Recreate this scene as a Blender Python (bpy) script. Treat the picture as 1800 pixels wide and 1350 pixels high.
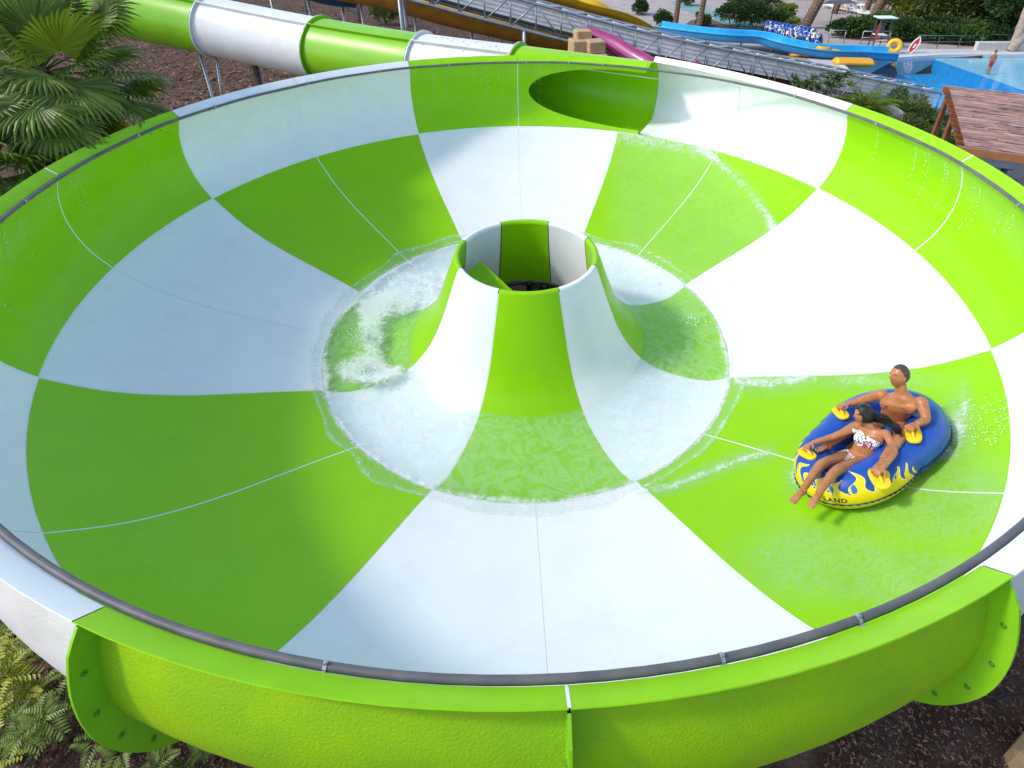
import bpy, bmesh, math, random
from math import sin, cos, pi, radians, sqrt, atan2, exp
from mathutils import Vector, Matrix, noise

for o in list(bpy.data.objects):
    bpy.data.objects.remove(o)
SC = bpy.context.scene
COL = SC.collection
random.seed(11)

# ------------------------------------------------------------------ camera
CAM = Vector((0.0, -6.8092, 4.2124))
FW = Vector((0.022129, 0.849279, -0.527480))
RT = Vector((0.999733, -0.022319, 0.006006))
UP = Vector((0.006672, 0.527472, 0.849546))
FPX, PPX, PPY = 1024.358, 948.272, 457.289
cd = bpy.data.cameras.new('camera')
cam = bpy.data.objects.new('camera', cd)
COL.objects.link(cam)
cd.sensor_width = 36.0
cd.lens = FPX / 1800 * 36
cd.shift_x = (900 - PPX) / 1800
cd.shift_y = -(675 - PPY) / 1800
cd.clip_start = 0.05
cd.clip_end = 2000
cam.matrix_world = Matrix(((RT.x, UP.x, -FW.x, CAM.x), (RT.y, UP.y, -FW.y, CAM.y), (RT.z, UP.z, -FW.z, CAM.z), (0, 0, 0, 1)))
SC.camera = cam

# ------------------------------------------------------------------ sky, sun, exposure
SUN_EL, SUN_AZ = 44.0, 8.0            # light travels along azimuth 8 deg (from +x towards +y)
W = bpy.data.worlds.new('World')
SC.world = W
W.use_nodes = True
nt = W.node_tree
nt.nodes.clear()
wo = nt.nodes.new('ShaderNodeOutputWorld')
bg = nt.nodes.new('ShaderNodeBackground')
sk = nt.nodes.new('ShaderNodeTexSky')
sk.sky_type = 'NISHITA'
sk.sun_disc = False
sk.sun_elevation = radians(SUN_EL)
sk.sun_rotation = radians(270 - SUN_AZ)
sk.dust_density = 1.2
bg.inputs['Strength'].default_value = 0.15
nt.links.new(sk.outputs[0], bg.inputs[0])
nt.links.new(bg.outputs[0], wo.inputs[0])
sd = bpy.data.lights.new('sun', 'SUN')
sd.energy = 1.3
sd.angle = radians(6.0)
sd.color = (1.0, 0.95, 0.86)
sun = bpy.data.objects.new('sun', sd)
COL.objects.link(sun)
LD = Vector((cos(radians(SUN_AZ)) * cos(radians(SUN_EL)), sin(radians(SUN_AZ)) * cos(radians(SUN_EL)), -sin(radians(SUN_EL))))
sun.rotation_euler = LD.to_track_quat('-Z', 'Y').to_euler()
sun.location = (-20, -3, 20)
SC.view_settings.view_transform = 'Standard'
SC.view_settings.look = 'None'
SC.view_settings.gamma = 1.0
SC.view_settings.use_curve_mapping = False
SC.view_settings.exposure = 0.96
SC.cycles.max_bounces = 10
SC.cycles.diffuse_bounces = 5
SC.cycles.transparent_max_bounces = 16
SC.cycles.caustics_reflective = False
SC.cycles.use_denoising = True

# ------------------------------------------------------------------ helpers
def ray(x, y):
    return (FW + RT * ((x - PPX) / FPX) - UP * ((y - PPY) / FPX)).normalized()
def at(x, y, z):
    v = ray(x, y)
    return CAM + v * ((z - CAM.z) / v.z)
def atY(x, y, Y):
    v = ray(x, y)
    return CAM + v * ((Y - CAM.y) / v.y)
def px(P):
    q = Vector(P) - CAM
    d = q.dot(FW)
    return PPX + FPX * q.dot(RT) / d, PPY - FPX * q.dot(UP) / d
def sstep(a, b, x):
    t = min(1, max(0, (x - a) / (b - a)))
    return t * t * (3 - 2 * t)
def lerp(a, b, t):
    return a + (b - a) * t
def nz(x, y, z=0.0, s=1.0):
    return noise.noise(Vector((x * s, y * s, z * s)))

class MB:
    def __init__(self):
        self.v = []
        self.f = []
    def add(self, vs, fs):
        n = len(self.v)
        self.v += [Vector(p) for p in vs]
        self.f += [tuple(i + n for i in f) for f in fs]
        return self
    def box(self, c, s, M=None):
        c = Vector(c)
        vs = []
        for i in range(8):
            d = Vector(((i & 1) - .5, ((i >> 1) & 1) - .5, ((i >> 2) & 1) - .5))
            d = Vector((d.x * s[0], d.y * s[1], d.z * s[2]))
            vs.append(c + (M @ d if M else d))
        return self.add(vs, [(0, 2, 3, 1), (4, 5, 7, 6), (0, 1, 5, 4), (2, 6, 7, 3), (0, 4, 6, 2), (1, 3, 7, 5)])
    def cbox(self, c, s, b, M=None):           # chamfered box (24 verts)
        c = Vector(c)
        h = Vector(s) / 2
        bm = bmesh.new()
        bmesh.ops.create_cube(bm, size=1)
        for v in bm.verts:
            v.co = Vector((v.co.x * s[0], v.co.y * s[1], v.co.z * s[2]))
        bmesh.ops.bevel(bm, geom=list(bm.edges), offset=b, segments=1, affect='EDGES', profile=.5)
        bm.verts.index_update()
        vs = [c + (M @ v.co if M else v.co) for v in bm.verts]
        fs = [tuple(v.index for v in f.verts) for f in bm.faces]
        bm.free()
        return self.add(vs, fs)
    def tube(self, pts, r, n=8, cap=True, closed=False):
        pts = [Vector(p) for p in pts]
        m = len(pts)
        rs = r if isinstance(r, (list, tuple)) else [r] * m
        rings = []
        prev = None
        for i, p in enumerate(pts):
            if closed:
                t = pts[(i + 1) % m] - pts[i - 1]
            else:
                t = pts[min(i + 1, m - 1)] - pts[max(i - 1, 0)]
            if t.length < 1e-9:
                t = Vector((0, 0, 1))
            t.normalize()
            if prev is None:
                a = Vector((0, 0, 1)) if abs(t.z) < .9 else Vector((1, 0, 0))
                u = t.cross(a).normalized()
            else:
                u = (prev - t * prev.dot(t)).normalized()
            prev = u
            w = t.cross(u)
            rings.append([p + (u * cos(2 * pi * k / n) + w * sin(2 * pi * k / n)) * rs[i] for k in range(n)])
        vs = [q for g in rings for q in g]
        fs = []
        for i in range(m if closed else m - 1):
            j = (i + 1) % m
            for k in range(n):
                l = (k + 1) % n
                fs.append((i * n + k, i * n + l, j * n + l, j * n + k))
        if cap and not closed:
            fs.append(tuple(range(n - 1, -1, -1)))
            fs.append(tuple((m - 1) * n + k for k in range(n)))
        return self.add(vs, fs)
    def bar(self, a, b, w, h=None, up=(0, 0, 1)):      # square bar between two points
        a, b = Vector(a), Vector(b)
        t = (b - a).normalized()
        up = Vector(up)
        if abs(t.dot(up)) > .97:
            up = Vector((1, 0, 0))
        s = t.cross(up).normalized()
        u = s.cross(t)
        M = Matrix((s, t, u)).transposed()
        return self.box((a + b) / 2, (w, (b - a).length, h or w), M)
    def lathe(self, prof, n=24, c=(0, 0, 0), a0=0, a1=2 * pi):
        c = Vector(c)
        full = abs(a1 - a0 - 2 * pi) < 1e-6
        m = n if full else n + 1
        vs = []
        for i in range(m):
            a = a0 + (a1 - a0) * i / n
            for r, z in prof:
                vs.append(c + Vector((r * cos(a), r * sin(a), z)))
        k = len(prof)
        fs = []
        for i in range(n):
            j = (i + 1) % m
            for q in range(k - 1):
                fs.append((i * k + q, j * k + q, j * k + q + 1, i * k + q + 1))
        return self.add(vs, fs)
    def grid(self, fn, nu, nv):
        vs = [fn(i / nu, j / nv) for i in range(nu + 1) for j in range(nv + 1)]
        fs = [(i * (nv + 1) + j, (i + 1) * (nv + 1) + j, (i + 1) * (nv + 1) + j + 1, i * (nv + 1) + j + 1) for i in range(nu) for j in range(nv)]
        return self.add(vs, fs)
    def xf(self, M):
        self.v = [M @ v for v in self.v]
        return self

def mesh_of(name, mb, mat, smooth=False):
    me = bpy.data.meshes.new(name)
    me.from_pydata([tuple(v) for v in mb.v], [], mb.f)
    if mat:
        me.materials.append(mat)
    if smooth:
        me.polygons.foreach_set('use_smooth', [True] * len(me.polygons))
        if smooth != True:
            try:
                me.set_sharp_from_angle(angle=radians(smooth))
            except Exception:
                pass
    me.update()
    return me
def link(name, me, parent=None):
    o = bpy.data.objects.new(name, me)
    COL.objects.link(o)
    if parent:
        o.parent = parent
    return o
def wmat(o):
    M = o.matrix_basis.copy()
    return (wmat(o.parent) @ M) if o.parent else M
def part(name, mb, mat, parent, smooth=False, world=True, label=None, kind=None):
    if world:
        mb.xf(wmat(parent).inverted())
    o = link(name, mesh_of(name, mb, mat, smooth), parent)
    if label:
        o['label'] = label
    if kind:
        o['kind'] = kind
    return o
def tag(o, label, cat, group=None):
    o['label'] = label
    o['category'] = cat
    if group:
        o['group'] = group
    return o
def thing(name, label, cat, loc=(0, 0, 0), rot=(0, 0, 0), group=None):
    o = bpy.data.objects.new(name, None)
    COL.objects.link(o)
    o.empty_display_size = .2
    o.location = loc
    o.rotation_euler = rot
    o.matrix_basis = Matrix.Translation(Vector(loc)) @ Matrix.Rotation(rot[2], 4, 'Z') @ Matrix.Rotation(rot[1], 4, 'Y') @ Matrix.Rotation(rot[0], 4, 'X')
    return tag(o, label, cat, group)
def solo(name, mb, mat, label, cat, loc=None, smooth=False, group=None, kind=None):
    if loc is not None:
        L = Vector(loc)
        mb.v = [v - L for v in mb.v]
    o = link(name, mesh_of(name, mb, mat, smooth))
    if loc is not None:
        o.location = loc
    if kind:
        o['kind'] = kind
    return tag(o, label, cat, group)
def struct(name, mb, mat, smooth=False):
    o = link(name, mesh_of(name, mb, mat, smooth))
    o['kind'] = 'structure'
    return o
def dup(root, label, loc=None, rot=None, scale=None, group=None):
    r = root.copy()
    COL.objects.link(r)
    r['label'] = label
    if group:
        r['group'] = group
    if loc is not None:
        r.location = loc
    if rot is not None:
        r.rotation_euler = rot
    if scale is not None:
        r.scale = (scale,) * 3 if isinstance(scale, (int, float)) else scale
    for ch in list(root.children):
        c = ch.copy()
        COL.objects.link(c)
        c.parent = r
        for g in list(ch.children):
            d = g.copy()
            COL.objects.link(d)
            d.parent = c
    return r
def spline(P, n):
    P = [Vector(p) for p in P]
    out = []
    for i in range(len(P) - 1):
        p0, p1, p2, p3 = P[max(i - 1, 0)], P[i], P[i + 1], P[min(i + 2, len(P) - 1)]
        for k in range(n):
            t = k / n
            out.append(.5 * ((2 * p1) + (p2 - p0) * t + (2 * p0 - 5 * p1 + 4 * p2 - p3) * t * t + (3 * p1 - p0 - 3 * p2 + p3) * t ** 3))
    out.append(P[-1])
    return out
def clip(mb, fn):                              # keep the side where fn(p) > 0
    vs = mb.v
    val = [fn(p) for p in vs]
    nv, nf, cache = [], [], {}
    def keep(i):
        if ('v', i) not in cache:
            cache[('v', i)] = len(nv)
            nv.append(vs[i])
        return cache[('v', i)]
    def cut(i, j):
        k = ('e', min(i, j), max(i, j))
        if k not in cache:
            t = val[i] / (val[i] - val[j])
            cache[k] = len(nv)
            nv.append(vs[i].lerp(vs[j], t))
        return cache[k]
    for f in mb.f:
        out = []
        for a in range(len(f)):
            i, j = f[a], f[(a + 1) % len(f)]
            if val[i] > 0:
                out.append(keep(i))
            if (val[i] > 0) != (val[j] > 0):
                out.append(cut(i, j))
        if len(out) >= 3:
            nf.append(tuple(out))
    mb.v, mb.f = nv, nf
    return mb

# ------------------------------------------------------------------ materials
def mat(name, col, rough=.5, metal=0, coat=0, spec=.5, bump=None, var=None, bump2=None, sss=0, trans=0, rvar=0, island=0, stain=0):
    m = bpy.data.materials.new(name)
    m.use_nodes = True
    N, L = m.node_tree.nodes, m.node_tree.links
    b = N['Principled BSDF']
    b.inputs['Base Color'].default_value = (*col, 1)
    b.inputs['Roughness'].default_value = rough
    b.inputs['Metallic'].default_value = metal
    b.inputs['Specular IOR Level'].default_value = spec
    b.inputs['Coat Weight'].default_value = coat
    b.inputs['Coat Roughness'].default_value = .06
    if sss:
        b.inputs['Subsurface Weight'].default_value = sss
        b.inputs['Subsurface Radius'].default_value = (.02, .008, .004)
    tc = N.new('ShaderNodeTexCoord')
    csock = None
    if var:                                   # var: (scale, colour2, lo, hi[, detail])
        n = N.new('ShaderNodeTexNoise')
        n.inputs['Scale'].default_value = var[0]
        n.inputs['Detail'].default_value = var[4] if len(var) > 4 else 5
        L.new(tc.outputs['Object'], n.inputs['Vector'])
        r = N.new('ShaderNodeMapRange')
        r.inputs[1].default_value, r.inputs[2].default_value = var[2], var[3]
        L.new(n.outputs['Fac'], r.inputs[0])
        mx = N.new('ShaderNodeMix')
        mx.data_type = 'RGBA'
        mx.inputs[6].default_value = (*col, 1)
        mx.inputs[7].default_value = (*var[1], 1)
        L.new(r.outputs[0], mx.inputs[0])
        csock = mx.outputs[2]
    if island:
        g = N.new('ShaderNodeNewGeometry')
        hs = N.new('ShaderNodeHueSaturation')
        mr = N.new('ShaderNodeMapRange')
        mr.inputs[3].default_value, mr.inputs[4].default_value = 1 - island, 1 + island
        L.new(g.outputs['Random Per Island'], mr.inputs[0])
        L.new(mr.outputs[0], hs.inputs['Value'])
        mr2 = N.new('ShaderNodeMapRange')
        mr2.inputs[3].default_value, mr2.inputs[4].default_value = .5 - island * .035, .5 + island * .035
        ml = N.new('ShaderNodeMath')
        ml.operation = 'FRACT'
        m7 = N.new('ShaderNodeMath')
        m7.operation = 'MULTIPLY'
        m7.inputs[1].default_value = 7.31
        L.new(g.outputs['Random Per Island'], m7.inputs[0])
        L.new(m7.outputs[0], ml.inputs[0])
        L.new(ml.outputs[0], mr2.inputs[0])
        L.new(mr2.outputs[0], hs.inputs['Hue'])
        if csock:
            L.new(csock, hs.inputs['Color'])
        else:
            hs.inputs['Color'].default_value = (*col, 1)
        csock = hs.outputs[0]
    if stain:                                 # scattered faint water marks and dirt specks
        n = N.new('ShaderNodeTexNoise')
        n.inputs['Scale'].default_value = 3.1
        n.inputs['Detail'].default_value = 12
        n.inputs['Roughness'].default_value = .72
        n.inputs['Distortion'].default_value = .8
        L.new(tc.outputs['Object'], n.inputs['Vector'])
        r = N.new('ShaderNodeMapRange')
        r.inputs[1].default_value, r.inputs[2].default_value = .56, .74
        r.inputs[3].default_value, r.inputs[4].default_value = 0, stain
        L.new(n.outputs['Fac'], r.inputs[0])
        mx = N.new('ShaderNodeMix')
        mx.data_type = 'RGBA'
        mx.inputs[7].default_value = (.30, .27, .20, 1)
        L.new(r.outputs[0], mx.inputs[0])
        L.new(csock, mx.inputs[6])
        csock = mx.outputs[2]
    if csock:
        L.new(csock, b.inputs['Base Color'])
    if rvar:
        n = N.new('ShaderNodeTexNoise')
        n.inputs['Scale'].default_value = 1.3
        n.inputs['Detail'].default_value = 6
        L.new(tc.outputs['Object'], n.inputs['Vector'])
        r = N.new('ShaderNodeMapRange')
        r.inputs[1].default_value, r.inputs[2].default_value = .35, .65
        r.inputs[3].default_value, r.inputs[4].default_value = max(.02, rough - rvar), rough + rvar
        L.new(n.outputs['Fac'], r.inputs[0])
        L.new(r.outputs[0], b.inputs['Roughness'])
    if bump:                                  # (scale, strength, distance)
        n = N.new('ShaderNodeTexNoise')
        n.inputs['Scale'].default_value = bump[0]
        n.inputs['Detail'].default_value = 6
        L.new(tc.outputs['Object'], n.inputs['Vector'])
        bp = N.new('ShaderNodeBump')
        bp.inputs['Strength'].default_value = bump[1]
        bp.inputs['Distance'].default_value = bump[2]
        L.new(n.outputs['Fac'], bp.inputs['Height'])
        L.new(bp.outputs[0], b.inputs['Normal'])
    if trans:                                 # thin leaf: part of the light passes
        t = N.new('ShaderNodeBsdfTranslucent')
        t.inputs[0].default_value = (col[0] * 1.6, col[1] * 1.5, col[2] * .7, 1)
        ms = N.new('ShaderNodeMixShader')
        ms.inputs[0].default_value = trans
        L.new(b.outputs[0], ms.inputs[1])
        L.new(t.outputs[0], ms.inputs[2])
        L.new(ms.outputs[0], N['Material Output'].inputs[0])
    return m

M_LIME = mat('lime_gelcoat', (.262, .57, .004), .30, coat=.02, spec=.20, var=(2.3, (.245, .545, .004), .42, .70, 9), rvar=.05, bump=(1.4, .05, .03), stain=.10)
M_WHITE = mat('white_gelcoat', (.80, .81, .80), .25, coat=.1, spec=.35, var=(2.1, (.755, .77, .765), .45, .72, 9), rvar=.05, bump=(1.4, .05, .03), stain=.13)
M_LIMEOUT = mat('lime_fibreglass_outside', (.31, .53, .006), .5, spec=.22, bump=(70, .38, .012), var=(2.5, (.25, .47, .012), .4, .65))
M_WHITEOUT = mat('white_fibreglass_outside', (.72, .70, .66), .5, spec=.35, bump=(70, .35, .01), var=(3, (.64, .62, .57), .42, .65))
M_LIMEFIN = mat('lime_flange', (.24, .56, .015), .32, spec=.4, bump=(40, .12, .01), var=(4, (.2, .5, .014), .42, .65))
M_SEAL = mat('joint_sealant', (.82, .85, .80), .5)
M_HOSE = mat('grey_hose', (.135, .13, .135), .5, spec=.35, var=(6, (.10, .10, .11), .4, .6))
M_STEEL = mat('galvanised_steel', (.42, .44, .46), .38, metal=.6, var=(5, (.34, .36, .38), .4, .6))
M_DARKSTEEL = mat('dark_steel', (.07, .08, .085), .45, metal=.3)
M_BLACK = mat('black_rubber', (.015, .015, .017), .5)
M_SOIL = mat('mulch_soil', (.075, .042, .028), .95, spec=.1, bump=(16, 1, .06), var=(3.5, (.145, .092, .068), .38, .68, 10))
M_CHIP = mat('mulch_chips', (.18, .108, .072), .9, spec=.15, island=.6)

# ------------------------------------------------------------------ terrain
def POOLHOLE(x, y):                             # inside the pool outline
    P = [(21.6, 33.9), (30.2, 35.9), (40, 36.2), (41, 22), (19.0, 20.6)]
    c = False
    for i in range(5):
        (ax, ay), (bx, by) = P[i], P[i - 1]
        if (ay > y) != (by > y) and x < (bx - ax) * (y - ay) / (by - ay) + ax:
            c = not c
    return c
def gz(x, y):
    t = .8 * x + .6 * y
    h = -2.8 - 2.4 * sstep(12, 25, t)
    far = sstep(26, 34, t)
    if 18.6 < x < 42 and 20 < y < 36.6 and POOLHOLE(x, y):
        return -7.2
    return h + .10 * nz(x, y, 3, .35) * (1 - far) * (1 - .0)
def ground(x, y, zoff=0):                      # where the ray through a photo pixel meets the terrain
    v = ray(x, y)
    lo = 1.0
    t = 2.0
    while t < 400:
        P = CAM + v * t
        if P.z < gz(P.x, P.y) + zoff:
            break
        lo = t
        t *= 1.02
    hi = t
    for _ in range(30):
        m = (lo + hi) / 2
        P = CAM + v * m
        if P.z < gz(P.x, P.y) + zoff:
            hi = m
        else:
            lo = m
    return CAM + v * hi
# ------------------------------------------------------------------ the bowl
S = 5.5
A0 = radians(1.61)
def az(k):
    return A0 - radians(22.5) * k
def bp(r, a, z):
    return Vector((r * sin(a), -r * cos(a), z))
FLOOR = [Vector((r * S, z * S)) for r, z in [(.528, -.2285), (.60, -.201), (.68, -.173), (.78, -.137), (.865, -.098), (.93, -.058), (1.0, 0.0)]]
WALL = [Vector((r * S, z * S)) for r, z in [(1.0, 0), (1.032, .045), (1.050, .092), (1.056, .138), (1.049, .19), (1.028, .243)]]
def arc_spline(P, n):
    Q = spline([Vector((p.x, 0, p.y)) for p in P], 24)
    d = [0]
    for i in range(1, len(Q)):
        d.append(d[-1] + (Q[i] - Q[i - 1]).length)
    out = []
    j = 0
    for i in range(n + 1):
        s = d[-1] * i / n
        while j < len(d) - 2 and d[j + 1] < s:
            j += 1
        t = (s - d[j]) / max(1e-9, d[j + 1] - d[j])
        p = Q[j].lerp(Q[j + 1], min(1, max(0, t)))
        out.append((p.x, p.z))
    return out
FS = arc_spline(FLOOR, 60)
WS = arc_spline(WALL, 60)
def psample(T, s):
    s = min(1, max(0, s)) * (len(T) - 1)
    i = min(int(s), len(T) - 2)
    t = s - i
    return T[i][0] + (T[i + 1][0] - T[i][0]) * t, T[i][1] + (T[i + 1][1] - T[i][1]) * t
def wall_r(z):
    for i in range(len(WS) - 1):
        if WS[i][1] <= z <= WS[i + 1][1]:
            t = (z - WS[i][1]) / max(1e-9, WS[i + 1][1] - WS[i][1])
            return WS[i][0] + (WS[i + 1][0] - WS[i][0]) * t
    return WS[0][0] if z < 0 else WS[-1][0]
def floor_z(r):
    for i in range(len(FS) - 1):
        if FS[i][0] <= r <= FS[i + 1][0]:
            t = (r - FS[i][0]) / max(1e-9, FS[i + 1][0] - FS[i][0])
            return FS[i][1] + (FS[i + 1][1] - FS[i][1]) * t
    return FS[-1][1]
def offs(T, s, d):                             # point offset outward (below/behind) by d
    r, z = psample(T, s)
    r1, z1 = psample(T, s + .01)
    r0, z0 = psample(T, s - .01)
    t = Vector((r1 - r0, z1 - z0)).normalized()
    return r + t.y * d, z - t.x * d
RIM_R, RIM_Z = WS[-1]

# tunnel: a straight round tube that enters the bowl tangentially
T_END = Vector((2.70, 5.51, .57))
T_BACK = Vector((-2.6, 7.78, .72))
T_DIR = (T_BACK - T_END).normalized()
T_R = .77
K_END = -6.80
def tube_d(P):
    q = P - T_END
    t = q.dot(T_DIR)
    return (q - T_DIR * t).length - T_R
GAP = .009
bowl = thing('bowl_slide', 'giant lime green and white checkered fibreglass bowl water slide', 'water slide', (0, 0, gz(0, 0)))
def panel(T, k0, k1, m, name, nu=18, nv=26, d=0.0, s0=0, s1=1, gap=GAP, clipfn=None, parent=bowl):
    L = 1.2
    def fn(u, v):
        r, z = offs(T, s0 + (s1 - s0) * v, d)
        ga = gap * (.55 if m is M_WHITE else 1) / max(.5, r)
        a = lerp(az(k0) - ga, az(k1) + ga, u)
        return bp(r, a, z)
    mb = MB().grid(fn, nu, nv)
    if clipfn:
        clip(mb, clipfn)
    # turned edge so that a joint has depth
    o = part(name, mb, m, parent, True)
    return o
def is_green(kmid, ring):                      # ring 0 floor, 1 wall / pit
    sec = int(round(((kmid + 16) % 16) / 2)) % 8          # 0: towards the camera
    return (sec % 2 == 0) == (ring == 1)
gs_f = .010
for j in range(-8, 8):
    k0, k1 = j, j + 1
    kc = j + .5
    # sector index: 0 spans k -1..1
    sec = int(math.floor((kc + 1) / 2)) % 8
    gf = sec % 2 == 1
    panel(FS, k0, k1, M_LIME if gf else M_WHITE, 'floor_panel', 16, 40, s0=.002, s1=.997)
    gw = not gf
    mw = M_LIME if gw else M_WHITE
    if j == -8:
        panel(WS, -8, K_END, mw, 'wall_panel', 90, 60, s0=.004, s1=1, clipfn=lambda P: tube_d(P) if P.y > 0 else 1)
    elif j in (-7, -6):
        pass
    else:
        panel(WS, k0, k1, mw, 'wall_panel', 16, 26, s0=.004, s1=1)

# white panels that lead out of the tunnel: round at the tunnel mouth, bowl profile further on
def ring_pt(v):
    # section at the tunnel mouth in (r, z): from the floor joint under the tube, round the far side, to the top
    c_r = sqrt(T_END.x ** 2 + T_END.y ** 2)
    c_z = T_END.z
    phi = radians(lerp(-118, 88, sstep(0, 1, .12 + .88 * v) if v < .12 else v))
    phi = radians(lerp(-120, 86, v))
    r, z = c_r + T_R * cos(phi), c_z + T_R * sin(phi)
    w = 1 - sstep(0, .16, v)
    r0, z0 = WS[0]
    r, z = lerp(r, r0, w), lerp(z, z0, w)
    return r, max(z, -.02)
def loft(u, v):
    a_s, a_e = az(K_END), az(-5)
    a = lerp(a_s - GAP / 6, a_e + GAP / 6, u)
    r1, z1 = psample(WS, v)
    r2, z2 = ring_pt(v)
    w = (1 - min(1, u / .93)) ** 2
    return bp(lerp(r1, r2, w), a, lerp(z1, z2, w))
um = (az(-6) - az(K_END)) / (az(-5) - az(K_END))
part('wall_panel', MB().grid(lambda u, v: loft(u * um - .0008, v * .996 + .004), 26, 50), M_WHITE, bowl, True)
part('wall_panel', MB().grid(lambda u, v: loft(um + .0008 + u * (1 - um - .0008), v * .996 + .004), 20, 50), M_WHITE, bowl, True)

# sealant visible in the joints (a skin just behind the panels)
def skin(T, d, s0, s1, nv, k0=-8, k1=8, n=128):
    return MB().grid(lambda u, v: bp(offs(T, s0 + (s1 - s0) * v, d)[0], lerp(az(k0), az(k1), u), offs(T, s0 + (s1 - s0) * v, d)[1]), n, nv)
part('joint_sealant', skin(FS, .003, 0, 1, 30), M_SEAL, bowl, True)
part('joint_sealant', skin(WS, .003, 0, 1, 20, -5.02, 8, 104), M_SEAL, bowl, True)
part('joint_sealant', clip(skin(WS, .006, 0, 1, 40, -8, K_END, 60), lambda P: tube_d(P) - .02), M_SEAL, bowl, True)
def loft_o(u, v, d=.012):
    p = loft(u, v)
    q = Vector((p.x, p.y, 0)).normalized()
    return p + q * d
part('joint_sealant', MB().grid(lambda u, v: loft_o(u, v), 40, 30), M_SEAL, bowl, True)

# tunnel mouth section (green) up to the first joint of the tube
def tube_mesh(P0, dirv, L, n=64, m=24):
    u = dirv.cross(Vector((0, 0, 1))).normalized()
    w = u.cross(dirv)
    return MB().grid(lambda a, b: P0 + dirv * (L * a) + (u * cos(2 * pi * b) + w * sin(2 * pi * b)) * T_R, m, n)
def outside_bowl(P):
    r = sqrt(P.x ** 2 + P.y ** 2)
    a_k = (A0 - atan2(P.x, -P.y)) / radians(22.5)
    if P.z > RIM_Z:
        return 1
    return r - wall_r(P.z) + .004
mouth = tube_mesh(T_END - T_DIR * .7, T_DIR, 3.82, 96, 86)
clip(mouth, outside_bowl)
# the mouth ends on the radial plane where the white panels begin
ae = az(K_END)
nrm = Vector((cos(ae), sin(ae), 0))
clip(mouth, lambda P: P.dot(nrm))
part('tunnel_mouth', mouth, M_LIME, bowl, True)
ud = T_DIR.cross(Vector((0, 0, 1))).normalized()
wd = ud.cross(T_DIR)
far = ud if ud.y > 0 else -ud
def strip(t0, t1, ang, wdt):
    c = lambda t, a: T_END + T_DIR * t + (far * cos(a) + Vector((0, 0, 1)) * sin(a)) * (T_R - .006)
    return MB().grid(lambda u, v: c(lerp(t0, t1, u), ang + (v - .5) * wdt / T_R), 12, 1)
part('joint_sealant', strip(.02, 3.1, radians(20), .028), M_SEAL, bowl)

# rim flange, outer shell and ribs
for j in range(0, 8):
    sec0 = 2 * j - 1
    green = j % 2 == 0
    if sec0 >= 9:
        continue
def outer(kk0, kk1, green, nu=20):
    m = M_LIMEOUT if green else M_WHITEOUT
    hole = kk0 == -8
    sh = MB().grid(lambda u, v: bp(offs(WS, v, .03)[0], lerp(az(kk0), az(kk1), u), offs(WS, v, .03)[1]), 70 if hole else nu, 50 if hole else 20)
    if hole:
        clip(sh, lambda P: tube_d(P) - .004)
    part('outer_shell', sh, m, bowl, True)
    part('outer_shell', MB().grid(lambda u, v: bp(offs(FS, v, .03)[0], lerp(az(kk0), az(kk1), u), offs(FS, v, .03)[1]), nu, 20), m, bowl, True)
FL_IN = (RIM_R, RIM_Z)
FL_OUT = (RIM_R + .115, RIM_Z + .095)
def flange(kk0, kk1, m, nu=20, gap=.004):
    P = [(FL_IN[0] - .004, FL_IN[1] + .001), (FL_IN[0], FL_IN[1] + .006), (FL_OUT[0], FL_OUT[1]), (FL_OUT[0] + .004, FL_OUT[1] - .006), (FL_OUT[0] - .002, FL_OUT[1] - .016), (FL_IN[0] + .012, FL_IN[1] - .012)]
    def fn(u, v):
        i = int(round(v * (len(P) - 1)))
        return bp(P[i][0], lerp(az(kk0) - gap / 5.7, az(kk1) + gap / 5.7, u), P[i][1])
    part('rim_flange', MB().grid(fn, nu, len(P) - 1), m, bowl, 40)
M_LIMEF2 = mat('lime_rim', (.27, .59, .006), .32, coat=.05, spec=.25, var=(5, (.25, .55, .006), .42, .62))
for j in range(-8, 8):
    sec = int(math.floor((j + 1.5) / 2)) % 8
    green = sec % 2 == 0
    if j in (-7, -6):
        pass
    else:
        e = K_END if j == -8 else j + 1
        if j % 2 == 1 or True:
            outer(j, e, green, 10)
        flange(j, e, M_LIMEF2 if green else M_WHITE, 12)
# flange along the tangential white panels, outer skin there
def lflange(u, v):
    p = loft(u, 1)
    q = Vector((p.x, p.y, 0)).normalized()
    i = int(round(v * 2))
    return p + [Vector((0, 0, .004)), q * .115 + Vector((0, 0, .095)), q * .11 + Vector((0, 0, .075))][i]
part('rim_flange', MB().grid(lflange, 40, 2), M_WHITE, bowl, 40)
part('outer_shell', MB().grid(lambda u, v: loft_o(u, v, .03), 40, 30), M_WHITEOUT, bowl, True)
part('outer_shell', MB().grid(lambda u, v: bp(offs(FS, v, .03)[0], lerp(az(-7), az(-5), u), offs(FS, v, .03)[1]), 20, 16), M_WHITEOUT, bowl, True)

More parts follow.
